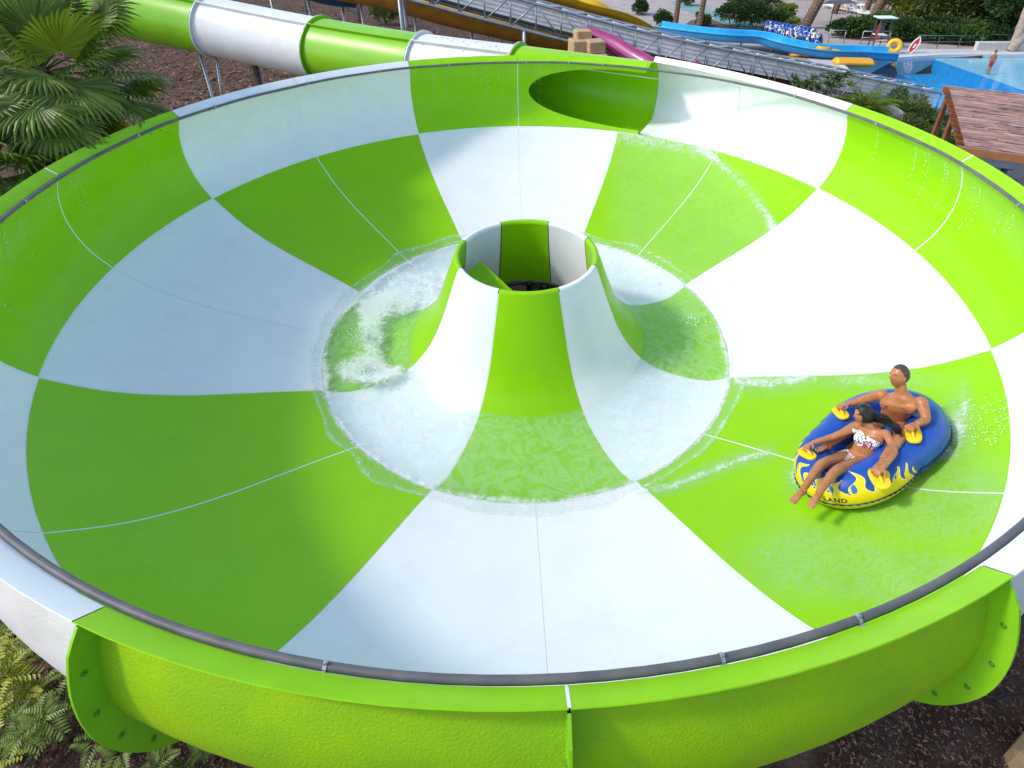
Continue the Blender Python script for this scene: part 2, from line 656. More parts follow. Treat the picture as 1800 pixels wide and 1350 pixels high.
M_BOLT = mat('flange_bolt', (.16, .34, .03), .35, metal=.3)
def fin(k, m):
    h = .135
    def row(T, s, hh):
        return offs(T, s, .03), offs(T, s, .03 + hh)
    th = .016
    mb = MB()
    N_ = 44
    sect = []
    for i in range(N_ + 1):
        s = i / N_
        if s < .5:
            T, q = WS, 1 - s * 2
        else:
            T, q = FS, 1 - (s - .5) * 2 * .6
        hh = h
        if s < .04:
            hh = lerp(.095, h, s / .04)
        if s > .80:
            hh = lerp(h, .03, (s - .80) / .2)
        sect.append((offs(T, q, .028), offs(T, q, .03 + hh)))
    vs, fs = [], []
    for (a, b) in sect:
        for r, z in (a, b):
            for sg in (-1, 1):
                vs.append(bp(r, az(k) + sg * th / 2 / 5.8, z))
    for i in range(N_):
        b, c = i * 4, (i + 1) * 4
        fs += [(b, b + 2, c + 2, c), (b + 1, c + 1, c + 3, b + 3), (b + 2, b + 3, c + 3, c + 2)]
    mb.add(vs, fs)
    o = part('flange_rib', mb, m, bowl)
    for i in range(4, 40, 4):
        (r0, z0), (r1, z1) = sect[i]
        r, z = lerp(r0, r1, .55), lerp(z0, z1, .55)
        if abs(k) <= 1.01:
            n = Vector((cos(az(k)), sin(az(k)), 0)) * (1 if k > 0 else -1)
            c = bp(r, az(k), z) + n * (th / 2)
            part('bolt', MB().tube([c, c + n * .006, c + n * .006, c + n * .016], [.016, .016, .009, .008], 6), M_BOLT, o)
for k in range(-8, 8):
    if k in (-7, -6):
        continue
    sec_green = (k % 4 in (0, 1, 3))
    fin(k, M_LIMEFIN if sec_green else M_WHITEOUT)
part('joint_sealant', MB().grid(lambda u, v: bp(lerp(FL_IN[0] + .004, FL_OUT[0], v), az(0) + (u - .5) * .016 / 5.7, lerp(FL_IN[1] + .006, FL_OUT[1] - .001, v) + .004), 1, 2), M_WHITE, bowl)
for k in (4, -4):
    part('joint_sealant', MB().grid(lambda u, v: bp(lerp(FL_IN[0] + .004, FL_OUT[0], v), az(k) + (u - .5) * .02 / 5.7, lerp(FL_IN[1] + .006, FL_OUT[1] - .001, v) + .004), 1, 2), M_WHITE, bowl)

# pit and centre cone
PIT = [Vector((r * S, z * S)) for r, z in [(.527, -.2295), (.505, -.244), (.47, -.258), (.42, -.261), (.37, -.256), (.325, -.2405), (.29, -.212), (.262, -.178), (.235, -.128), (.21, -.066), (.192, -.018), (.180, .014)]]
PS = arc_spline(PIT, 60)
def offs_in(T, s, d):
    r, z = psample(T, s)
    r1, z1 = psample(T, s + .01)
    r0, z0 = psample(T, s - .01)
    t = Vector((r1 - r0, z1 - z0)).normalized()
    return r - t.y * -d, z + t.x * -d
for j in range(8):
    green = j % 2 == 0
    m = M_LIME if green else M_WHITE
    k0, k1 = 2 * j - 1, 2 * j + 1
    panel(PS, k0, k1, m, 'cone_panel', 18, 60)
    # rolled lip and inside face of the cone
    lip = [(.180, .014), (.1785, .0185), (.1745, .0205), (.1685, .020), (.1655, .0165), (.165, .010)]
    def lf(u, v):
        i = int(round(v * 5))
        r, z = lip[i]
        a = lerp(az(k0) - .006, az(k1) + .006, u)
        return bp(r * S, a, z * S)
    part('cone_lip', MB().grid(lf, 14, 5), m, bowl, True)
    def inn(u, v):
        z = lerp(.012, -.20, v)
        r = lerp(.1655, .200, v ** 1.2)
        a = lerp(az(k0) - .008, az(k1) + .008, u)
        return bp(r * S, a, z * S)
    part('cone_lining', MB().grid(inn, 14, 12), m, bowl, True)
part('joint_sealant', skin(PS, -.003, 0, 1, 50), M_SEAL, bowl, True)

# outlet chute, ring pipe and valve seen through the hole
ch = MB()
ca, cb = Vector((-.86, .10, -.30)), Vector((.40, -.75, -1.15))
cdv = (cb - ca).normalized()
csd = cdv.cross(Vector((0, 0, 1))).normalized()
cup = csd.cross(cdv)
def chute(u, v):
    p = ca + (cb - ca) * u
    a = lerp(-.5, .5, v)
    return p + csd * (a * .50) + cup * (abs(a) ** 3 * 1.1)
part('outlet_beam', MB().grid(chute, 10, 12), M_LIME, bowl, True)
part('outlet_beam', MB().bar(ca + csd * .26 + cup * .14, cb + csd * .26 + cup * .14, .10, .03), M_LIMEFIN, bowl)
pm = ca + (cb - ca) * .42
part('outlet_beam', MB().grid(lambda u, v: pm + csd * ((u - .5) * .55) + cup * (.02 + v * (.16 + .06 * cos((u - .5) * pi))) , 10, 2), M_LIMEFIN, bowl)
part('ring_pipe', MB().tube([bp(.205 * S, 2 * pi * i / 48, -.205 * S) for i in range(48)], .055, 8, closed=True), M_DARKSTEEL, bowl, True)
part('ring_pipe', MB().tube([bp(.195 * S, radians(170), -.225 * S), bp(.1 * S, radians(168), -.235 * S), Vector((.0, .2, -1.55))], .05, 8), M_BLACK, bowl, True)
for a, r in ((164, .19), (171, .165), (150, .2), (178, .2)):
    c = bp(r * S, radians(a), -.21 * S)
    part('valve', MB().tube([c + Vector((0, 0, -.16)), c + Vector((0, 0, -.02)), c, c + Vector((0, 0, .06))], [.045, .045, .075, .06], 10), M_BLACK, bowl, True)
for i in range(8):
    a = az(2 * i)
    r = .83 * S
    part('support_post', MB().tube([bp(r, a, gz(*bp(r, a, 0).xy) - .3), bp(r, a, floor_z(r) - .05)], .09, 10), M_STEEL, bowl, True)
    a = az(2 * i + 1)
    r = .42 * S
    part('support_post', MB().tube([bp(r, a, gz(*bp(r, a, 0).xy) - .3), bp(r, a, -.262 * S - .01)], .08, 10), M_STEEL, bowl, True)

# spray hose clipped round the inside of the rim
hose = thing('spray_hose', 'long grey spray hose clipped around the inside rim of the bowl', 'hose', bp(RIM_R, 0, RIM_Z))
hp = []
for i in range(200):
    k = -8 + 16 * i / 200
    a = az(k)
    near = max(0, cos(a))
    bulge = .02 * sin(9 * a) + .012 * sin(23 * a + 1)
    hp.append(bp(RIM_R - .034 + .006 * bulge * 10, a, RIM_Z - .012 + .5 * bulge * .5))
part('hose_pipe', MB().tube(hp, .0215, 10, closed=True), M_HOSE, hose, True)
M_CLIP = mat('clip_steel', (.45, .46, .47), .35, metal=.7)
clips = [px_k for px_k in (-.28, .52, -.62, 2.4, 3.7, 4.62, 5.3, 6.1, 7.35, -7.9, -7.55, -7.2, -5.45, -4.75, -3.4, -2.3, 1.5, 6.75)]
for k in clips:
    a = az(k)
    i = int(round((k + 8) / 16 * 200)) % 200
    c = hp[i]
    t = (hp[(i + 1) % 200] - hp[i - 1]).normalized()
    mb = MB().tube([c - t * .009, c + t * .009], .026, 10)
    mb.box(c + Vector((0, 0, .030)), (.012, .012, .022))
    mb.box(c + Vector((sin(a), -cos(a), .3)) * .035, (.02, .02, .008))
    part('hose_clip', mb, M_CLIP, hose)
c = hp[int(round((-.50 + 8) / 16 * 200))]
# ------------------------------------------------------------------ ground sheet
def gridpts():
    xs = [-400, -200, -100, -60, -40] + [-30 + i * 1.0 for i in range(71)] + [50, 60, 80, 120, 200, 400]
    ys = [-400, -200, -100, -50, -30, -20] + [-12 + i * 1.0 for i in range(73)] + [70, 85, 110, 160, 250, 400, 700]
    return xs, ys
xs, ys = gridpts()
gm = MB()
gm.add([(x, y, gz(x, y)) for x in xs for y in ys], [(i * len(ys) + j, (i + 1) * len(ys) + j, (i + 1) * len(ys) + j + 1, i * len(ys) + j + 1) for i in range(len(xs) - 1) for j in range(len(ys) - 1)])
struct('ground', gm, M_SOIL, True)
# ------------------------------------------------------------------ the raft
RC = Vector((3.4859, -2.946, -.5947))
RX = Vector((-.8275, -.5444, -.1369)).normalized()
RN = Vector((-.3349, .2831, .8987)).normalized()
RY = RN.cross(RX).normalized()
RN = RX.cross(RY)
RM = Matrix(((RX.x, RY.x, RN.x, RC.x), (RX.y, RY.y, RN.y, RC.y), (RX.z, RY.z, RN.z, RC.z), (0, 0, 0, 1)))
RMI = RM.inverted()
def J(x, y, h):                                # raft-local point seen at a photo pixel, h above the raft's underside
    v = ray(x, y)
    t = ((RC + RN * h) - CAM).dot(RN) / v.dot(RN)
    return RMI @ (CAM + v * t)
TRR = .187
def rline(t):                                  # centre line of the inflated tube
    c, s = cos(t), sin(t)
    R = .353 if c > 0 else .375
    sg = 1 if c > 0 else -1
    x = sg * .344 * abs(c) ** .6 + R * c
    y = s * R * (1 - .075 * exp(-((x + .02) / .30) ** 2))
    y *= (1 + .05 * exp(-((x + .42) / .22) ** 2))
    return Vector((x, y, 0))
NR, NP = 288, 56
RL = [rline(2 * pi * i / NR) for i in range(NR)]
RS = [0]
for i in range(NR):
    RS.append(RS[-1] + (RL[(i + 1) % NR] - RL[i]).length)
RTOT = RS[-1]
def rnorm(i):
    t = (RL[(i + 1) % NR] - RL[i - 1]).normalized()
    return Vector((t.y, -t.x, 0))
RNO = [rnorm(i) for i in range(NR)]
for _ in range(6):
    RNO = [(RNO[i - 1] + RNO[i] * 2 + RNO[(i + 1) % NR]).normalized() for i in range(NR)]
def rsurf(fi, phi, d=0):
    i = int(math.floor(fi)) % NR
    t = fi - math.floor(fi)
    c = RL[i].lerp(RL[(i + 1) % NR], t)
    n = RNO[i].lerp(RNO[(i + 1) % NR], t).normalized()
    return c + n * ((TRR + d) * cos(phi)) + Vector((0, 0, TRR + (TRR + d) * sin(phi)))
raft = thing('inflatable_raft', 'blue two person inflatable tube with yellow flames and yellow handles, riding the bowl', 'inflatable raft')
raft.matrix_basis = RM
def tongue(s):
    a = abs((s * 8.6 + .35 * sin(s * 9)) % 1.0 - .5) * 2
    return (1 - a) ** 1.0
def paint(s, phi):                              # signed distances of the printed flames: (outer flame, blue eye inside it)
    d = TRR * (phi + .5)
    if s > RTOT / 2:
        s -= RTOT
    big = tongue(s + .030 * sin(d * 34 + s * 5))
    edge = .125 + (.22 + .05 * sin(s * 31)) * big - .8 * max(0, abs(s) - .52)
    if abs(s) > .85:
        edge = -.1
    q = edge - d
    e = tongue(s + .5 / 8.6 + .02 * sin(d * 24))
    ey = min(.06 * (e - .78), d - .16, .27 - d, (abs(s) - .02) * .5 if s > -.05 and s < .3 and d < .19 else 1)
    return q, ey
mb = MB()
cols = []
for i in range(NR):
    for j in range(NP):
        phi = -pi / 2 + 2 * pi * j / NP
        wr = .0035 * sin(40 * RS[i]) * max(0, -cos(phi))
        mb.v.append(rsurf(i, phi, wr))
        cols.append(paint(RS[i], phi if phi < pi else phi - 2 * pi))
for i in range(NR):
    for j in range(NP):
        i2, j2 = (i + 1) % NR, (j + 1) % NP
        mb.f.append((i * NP + j, i2 * NP + j, i2 * NP + j2, i * NP + j2))
M_RAFT = mat('raft_vinyl', (.012, .10, .44), .36, coat=.12, spec=.45, bump=(9, .06, .02))
_n, _l = M_RAFT.node_tree.nodes, M_RAFT.node_tree.links
_a = _n.new('ShaderNodeVertexColor')
_a.layer_name = 'print_mask'
_s = _n.new('ShaderNodeSeparateXYZ')
_l.new(_a.outputs[0], _s.inputs[0])
def _ramp(sock, stops):
    mr = _n.new('ShaderNodeMapRange')
    mr.inputs[1].default_value, mr.inputs[2].default_value = .4, .6
    _l.new(sock, mr.inputs[0])
    r = _n.new('ShaderNodeValToRGB')
    el = r.color_ramp.elements
    r.color_ramp.interpolation = 'CONSTANT'
    el[0].position, el[0].color = 0, (*stops[0][1], 1)
    el[1].position, el[1].color = .5 + stops[1][0] * 5, (*stops[1][1], 1)
    for p_, c_ in stops[2:]:
        e_ = el.new(.5 + p_ * 5)
        e_.color = (*c_, 1)
    _l.new(mr.outputs[0], r.inputs[0])
    return r.outputs[0]
BLU, YEL_, PAL, NAV = (.009, .072, .38), (.82, .60, .008), (.90, .80, .28), (.005, .03, .18)
c1 = _ramp(_s.outputs[0], [(-1, BLU), (-.010, NAV), (0, PAL), (.018, YEL_)])
c2 = _ramp(_s.outputs[1], [(-1, (0, 0, 0)), (0, (1, 1, 1))])
_in = _ramp(_s.outputs[0], [(-1, (0, 0, 0)), (.022, (1, 1, 1))])
mm = _n.new('ShaderNodeMix')
mm.data_type = 'RGBA'
ml_ = _n.new('ShaderNodeMath')
ml_.operation = 'MULTIPLY'
_l.new(c2, ml_.inputs[0])
_l.new(_in, ml_.inputs[1])
_l.new(ml_.outputs[0], mm.inputs[0])
_l.new(c1, mm.inputs[6])
mm.inputs[7].default_value = (.03, .16, .50, 1)
_l.new(mm.outputs[2], _n['Principled BSDF'].inputs['Base Color'])
tube_o = part('inflated_tube', mb, M_RAFT, raft, True, world=False)
ca_ = tube_o.data.color_attributes.new('print_mask', 'FLOAT_COLOR', 'POINT')
for i, c in enumerate(cols):
    ca_.data[i].color = (max(0, c[0] + .5), max(0, c[1] + .5), 0, 1)
M_NAVY = mat('raft_seam', (.006, .02, .09), .4)
def rimf(u, v):
    i = u * NR
    sc_ = .004 + .005 * sin(RS[int(i) % NR] * 150)
    return rsurf(i % NR, -.22, lerp(-.004, .010 + sc_, v))
part('weld_rim', MB().grid(rimf, 576, 1), M_NAVY, raft, world=False)
M_RFLOOR = mat('raft_floor', (.006, .028, .17), .4)
fl = MB()
fl.v = [Vector((0, 0, .085))] + [RL[i] + Vector((0, 0, .07)) for i in range(0, NR, 4)]
n4 = len(fl.v) - 1
fl.f = [(0, 1 + i, 1 + (i + 1) % n4) for i in range(n4)]
part('raft_floor', fl, M_RFLOOR, raft, True, world=False)
M_YEL = mat('yellow_handle', (.80, .55, .015), .38, spec=.4)
def handle(p, ang, sc=1.0):
    M = Matrix.Translation(p) @ Matrix.Rotation(ang, 4, 'Z')
    pl = MB()
    n = 24
    ring = []
    for lv, (dz, k) in enumerate([(0, 1.0), (.016, 1.0), (.026, .86), (.028, .5)]):
        for i in range(n):
            a = 2 * pi * i / n
            ca, sa = cos(a), sin(a)
            pl.v.append(Vector((.115 * sc * k * math.copysign(abs(ca) ** .7, ca), .062 * sc * k * math.copysign(abs(sa) ** .8, sa), dz)))
    for lv in range(3):
        for i in range(n):
            pl.f.append((lv * n + i, lv * n + (i + 1) % n, (lv + 1) * n + (i + 1) % n, (lv + 1) * n + i))
    pl.f.append(tuple(3 * n + i for i in range(n)))
    pl.xf(M)
    h = part('handle', pl, M_YEL, raft, 40, world=False)
    gp = MB().tube(spline([(-.075 * sc, 0, .02), (-.05 * sc, 0, .052), (0, 0, .062), (.05 * sc, 0, .052), (.075 * sc, 0, .02)], 4), .013, 8)
    gp.xf(M)
    part('grip', gp, M_YEL, h, True, world=False)
HP = {'rl': J(1478, 727, .376), 'rr': J(1605, 764, .376), 'fl': J(1419, 799, .372), 'fr': J(1546, 842, .372)}
handle(HP['rl'], radians(60))
handle(HP['rr'], radians(35), 1.15)
handle(HP['fl'], radians(80), .9)
handle(HP['fr'], radians(50), 1.2)
# lettering on the front of the tube
def letters(txt, si, phi0, size, m, spacing=1.05):
    cu = bpy.data.curves.new('lettering', 'FONT')
    cu.body = txt
    cu.size = size
    cu.space_character = spacing
    cu.offset = size * .022
    cu.resolution_u = 3
    tmp = bpy.data.objects.new('lettering', cu)
    COL.objects.link(tmp)
    dg = bpy.context.evaluated_depsgraph_get()
    me = bpy.data.meshes.new_from_object(tmp.evaluated_get(dg))
    bpy.data.objects.remove(tmp)
    bm = bmesh.new()
    bm.from_mesh(me)
    bmesh.ops.triangulate(bm, faces=bm.faces)
    bmesh.ops.subdivide_edges(bm, edges=bm.edges, cuts=2, use_grid_fill=True)
    for v in bm.verts:
        v.co = rsurf((si + v.co.x * NR / RTOT) % NR, phi0 + v.co.y / TRR, .0025)
    bm.to_mesh(me)
    bm.free()
    me.materials.clear()
    me.materials.append(m)
    link('lettering', me, tube_o)
M_INK = mat('navy_print', (.004, .012, .05), .4)
letters('LAND', (.080 / RTOT * NR), -.08, .062, M_INK, 1.12)

# ------------------------------------------------------------------ people on the raft
def vloft(secs, n=20):                          # secs: centre, side vector * half width, front vector * half depth
    mb = MB()
    for c, a, b in secs:
        for k in range(n):
            t = 2 * pi * k / n
            mb.v.append(Vector(c) + Vector(a) * cos(t) + Vector(b) * sin(t))
    for i in range(len(secs) - 1):
        for k in range(n):
            l = (k + 1) % n
            mb.f.append((i * n + k, i * n + l, (i + 1) * n + l, (i + 1) * n + k))
    mb.f.append(tuple(range(n - 1, -1, -1)))
    mb.f.append(tuple((len(secs) - 1) * n + k for k in range(n)))
    return mb
def ball(c, r, n=12):
    if not isinstance(r, (list, tuple)):
        r = (r, r, r)
    mb = MB()
    prof = [(cos(-pi / 2 + pi * i / n), sin(-pi / 2 + pi * i / n)) for i in range(n + 1)]
    prof[0] = (.001, -1)
    prof[-1] = (.001, 1)
    mb.lathe(prof, 16)
    mb.v = [Vector(c) + Vector((v.x * r[0], v.y * r[1], v.z * r[2])) for v in mb.v]
    mb.f.append(tuple(i * (n + 1) for i in range(15, -1, -1)))
    mb.f.append(tuple(i * (n + 1) + n for i in range(16)))
    return mb
def limb(pts, rs, n=12):
    P = [Vector((*p, r)) if False else Vector(p) for p, r in zip(pts, rs)]
    Q, R = [], []
    m = 8
    for i in range(len(P) - 1):
        for k in range(m):
            t = k / m
            Q.append(P[i].lerp(P[i + 1], t))
            R.append(lerp(rs[i], rs[i + 1], t))
    Q.append(P[-1])
    R.append(rs[-1])
    for _ in range(3):
        Q = [Q[0]] + [(Q[i - 1] + Q[i] * 2 + Q[i + 1]) / 4 for i in range(1, len(Q) - 1)] + [Q[-1]]
        R = [R[0]] + [(R[i - 1] + R[i] * 2 + R[i + 1]) / 4 for i in range(1, len(R) - 1)] + [R[-1]]
    return MB().tube(Q, R, n)
def hand(w, d, back, sz=1.0, curl=1.0):        # wrist, pointing direction, back-of-hand direction
    w, d, b = Vector(w), Vector(d).normalized(), Vector(back)
    b = (b - d * b.dot(d)).normalized()
    s = d.cross(b)
    ms = [vloft([(w, s * .026 * sz, b * .019 * sz), (w + d * .03 * sz, s * .036 * sz, b * .017 * sz), (w + d * .07 * sz, s * .042 * sz, b * .015 * sz), (w + d * .088 * sz, s * .038 * sz, b * .011 * sz)], 12)]
    for i, (o, L) in enumerate([(-.032, .062), (-.011, .075), (.011, .08), (.032, .07)]):
        p0 = w + d * .075 * sz + s * o * sz
        p1 = p0 + (d * .9 - b * .25 * curl).normalized() * L * .45 * sz + s * o * .15
        p2 = p1 + (d * .35 - b * .9 * curl).normalized() * L * .33 * sz
        p3 = p2 + (-d * .2 * curl - b * .9).normalized() * L * .26 * sz
        ms.append(MB().tube([p0, p1, p2, p3], [.0105 * sz, .010 * sz, .009 * sz, .0075 * sz], 8))
    t0 = w + d * .025 * sz - s * .03 * sz
    t1 = t0 + (d * .55 - s * .7 - b * .2).normalized() * .04 * sz
    t2 = t1 + (d * .85 - s * .1 - b * .4).normalized() * .032 * sz
    ms.append(MB().tube([t0, t1, t2], [.014 * sz, .011 * sz, .0085 * sz], 8))
    return ms
def foot(an, toe, up, sz=1.0):
    an, toe, up = Vector(an), Vector(toe), Vector(up)
    d = (toe - an)
    L = d.length
    d.normalize()
    up = (up - d * up.dot(d)).normalized()
    s = d.cross(up)
    heel = an - d * .03 * sz - up * .034 * sz
    ms = [vloft([(heel - d * .015 * sz, s * .018 * sz, up * .018 * sz), (heel + d * .012 * sz, s * .026 * sz, up * .028 * sz), (an + d * .03 * sz - up * .018 * sz, s * .031 * sz, up * .034 * sz), (an + d * (L * .6) - up * .035 * sz, s * .043 * sz, up * .022 * sz), (an + d * (L * .86) - up * .042 * sz, s * .045 * sz, up * .014 * sz)], 14)]
    for i, (o, r, l) in enumerate([(-.032, .0135, .045), (-.013, .0095, .044), (.004, .009, .040), (.019, .0085, .034), (.033, .008, .026)]):
        p = an + d * (L * .82) - up * .042 * sz + s * o * sz
        ms.append(MB().tube([p, p + d * l * .6 * sz + up * .003, p + d * l * sz - up * .002], [r * sz, r * sz, r * .8 * sz], 8))
    return ms
def head(c, upv, face, sz):                     # c: centre of the skull, sz: chin-to-crown height
    u, fc = Vector(upv).normalized(), Vector(face)
    fc = (fc - u * fc.dot(u)).normalized()
    s = fc.cross(u)
    h = sz / 2
    mb = MB()
    n, m = 40, 30
    for i in range(m + 1):
        la = -pi / 2 + pi * i / m
        for k in range(n):
            lo = 2 * pi * k / n
            x, y, z = cos(la) * sin(lo), cos(la) * cos(lo), sin(la)      # x side, y front, z up
            wx, wy, wz = .63, .76, 1.0
            if z < 0:                            # narrower towards the jaw, flat back of the neck
                wx *= 1 - .30 * abs(z) ** 1.4
                wy *= (1 - .10 * abs(z)) if y > 0 else (1 - .42 * abs(z))
            else:
                wy *= 1.04 if y < 0 else 1.0
            p = Vector((x * wx, y * wy, z * wz))
            if y > 0:
                ax = abs(x)
                nose = exp(-(ax / .12) ** 2) * (exp(-((z + .17) / .12) ** 2) * .25 + exp(-((z - .02) / .14) ** 2) * .07)
                brow = exp(-((z - .14) / .07) ** 2) * .05 * exp(-(ax / .45) ** 4)
                sock = -.075 * exp(-(((ax - .29) / .14) ** 2 + ((z - .02) / .09) ** 2))
                lips = exp(-(ax / .2) ** 2) * (.05 * exp(-((z + .43) / .05) ** 2) + .055 * exp(-((z + .54) / .05) ** 2) - .03 * exp(-((z + .485) / .025) ** 2))
                chin = .07 * exp(-(ax / .25) ** 2 - ((z + .78) / .14) ** 2)
                p.y += nose + brow + sock + lips + chin
            mb.v.append(Vector(c) + (s * p.x + fc * p.y + u * p.z) * h)
    for i in range(m):
        for k in range(n):
            l = (k + 1) % n
            mb.f.append((i * n + k, i * n + l, (i + 1) * n + l, (i + 1) * n + k))
    ms = [mb]
    for sg in (-1, 1):
        e = Vector(c) + (s * (.62 * sg) + fc * -.06 + u * -.02) * h
        ear = vloft([(e - u * .17 * h, fc * .07 * h, s * .05 * h), (e - u * .05 * h + s * sg * .05 * h, fc * .13 * h, s * .06 * h), (e + u * .1 * h + s * sg * .07 * h, fc * .16 * h, s * .06 * h), (e + u * .18 * h + s * sg * .05 * h, fc * .08 * h, s * .04 * h)], 10)
        ms.append(ear)
    return ms, (u, fc, s, h)
def fuse(name, parts_, mat_, voxel=.006, smooth=3):
    mb = MB()
    for q in parts_:
        mb.add(q.v, q.f)
    me = mesh_of(name, mb, None)
    bm = bmesh.new()
    bm.from_mesh(me)
    bmesh.ops.recalc_face_normals(bm, faces=bm.faces)
    bm.to_mesh(me)
    bm.free()
    tmp = bpy.data.objects.new('tmp', me)
    COL.objects.link(tmp)
    md = tmp.modifiers.new('r', 'REMESH')
    md.mode = 'VOXEL'
    md.voxel_size = voxel
    sm = tmp.modifiers.new('s', 'SMOOTH')
    sm.factor = .5
    sm.iterations = smooth
    dg = bpy.context.evaluated_depsgraph_get()
    out = bpy.data.meshes.new_from_object(tmp.evaluated_get(dg))
    bpy.data.objects.remove(tmp)
    out.name = name
    out.materials.clear()
    out.materials.append(mat_)
    out.polygons.foreach_set('use_smooth', [True] * len(out.polygons))
    return out
def cover(name, body, fn, d, mat_, parent):     # clothing: the body's own faces where fn > 0, lifted by d, with a clean edge
    me = body.data
    vn = [v.normal.copy() for v in me.vertices]
    mb = MB()
    mb.v = [v.co.copy() for v in me.vertices]
    mb.f = [tuple(p.vertices) for p in me.polygons]
    nrm = {i: n for i, n in enumerate(vn)}
    lift = [mb.v[i] + vn[i] * d for i in range(len(mb.v))]
    src = mb.v
    val = {}
    mb2 = MB()
    mb2.v = lift
    mb2.f = mb.f
    lookup = [fn(p) for p in src]
    keepf = [f for f in mb2.f if any(lookup[i] > 0 for i in f)]
    mb2.f = keepf
    it = {id(v): lookup[i] for i, v in enumerate(lift)}
    clip(mb2, lambda p: it[id(p)])
    return part(name, mb2, mat_, parent, True, world=False)
M_SKIN = mat('tanned_skin', (.46, .19, .078), .32, spec=.4, var=(14, (.38, .14, .052), .4, .65), sss=.08, bump=(60, .05, .004))
M_SKIN2 = mat('tanned_skin_light', (.48, .205, .09), .30, spec=.4, var=(14, (.40, .158, .064), .4, .65), sss=.08, bump=(60, .05, .004))
M_HAIR = mat('black_hair', (.012, .009, .008), .35, spec=.5, bump=(90, .5, .01))
M_STUB = mat('shaved_hair', (.10, .055, .036), .6, bump=(160, .3, .004), var=(30, (.055, .032, .024), .35, .6))
M_DARK = mat('eye_brow_dark', (.02, .012, .01), .6)
M_LIP = mat('lips', (.30, .08, .05), .4)
M_EYE = mat('eye_white', (.62, .58, .54), .25)
M_NIP = mat('areola', (.12, .045, .03), .5)

def face_bits(own, c, fr, brow=True):
    u, fc, s, h = fr
    def P(x, y, z):
        return Vector(c) + (s * x + fc * y + u * z) * h
    for sg in (-1, 1):
        part('eye', ball(P(.27 * sg, .585, .02), (.075 * h, .075 * h, .05 * h), 8), M_DARK, own, True, world=False)
        b = MB().tube([P(.12 * sg, .745, .15), P(.28 * sg, .70, .185), P(.42 * sg, .575, .14)], [.024 * h, .028 * h, .015 * h], 6)
        part('eyebrow', b, M_DARK, own, True, world=False)
    part('mouth', MB().tube([P(-.17, .60, -.49), P(-.08, .665, -.48), P(.0, .68, -.485), P(.08, .665, -.48), P(.17, .60, -.49)], [.02 * h, .04 * h, .045 * h, .04 * h, .02 * h], 8), M_LIP, own, True, world=False)

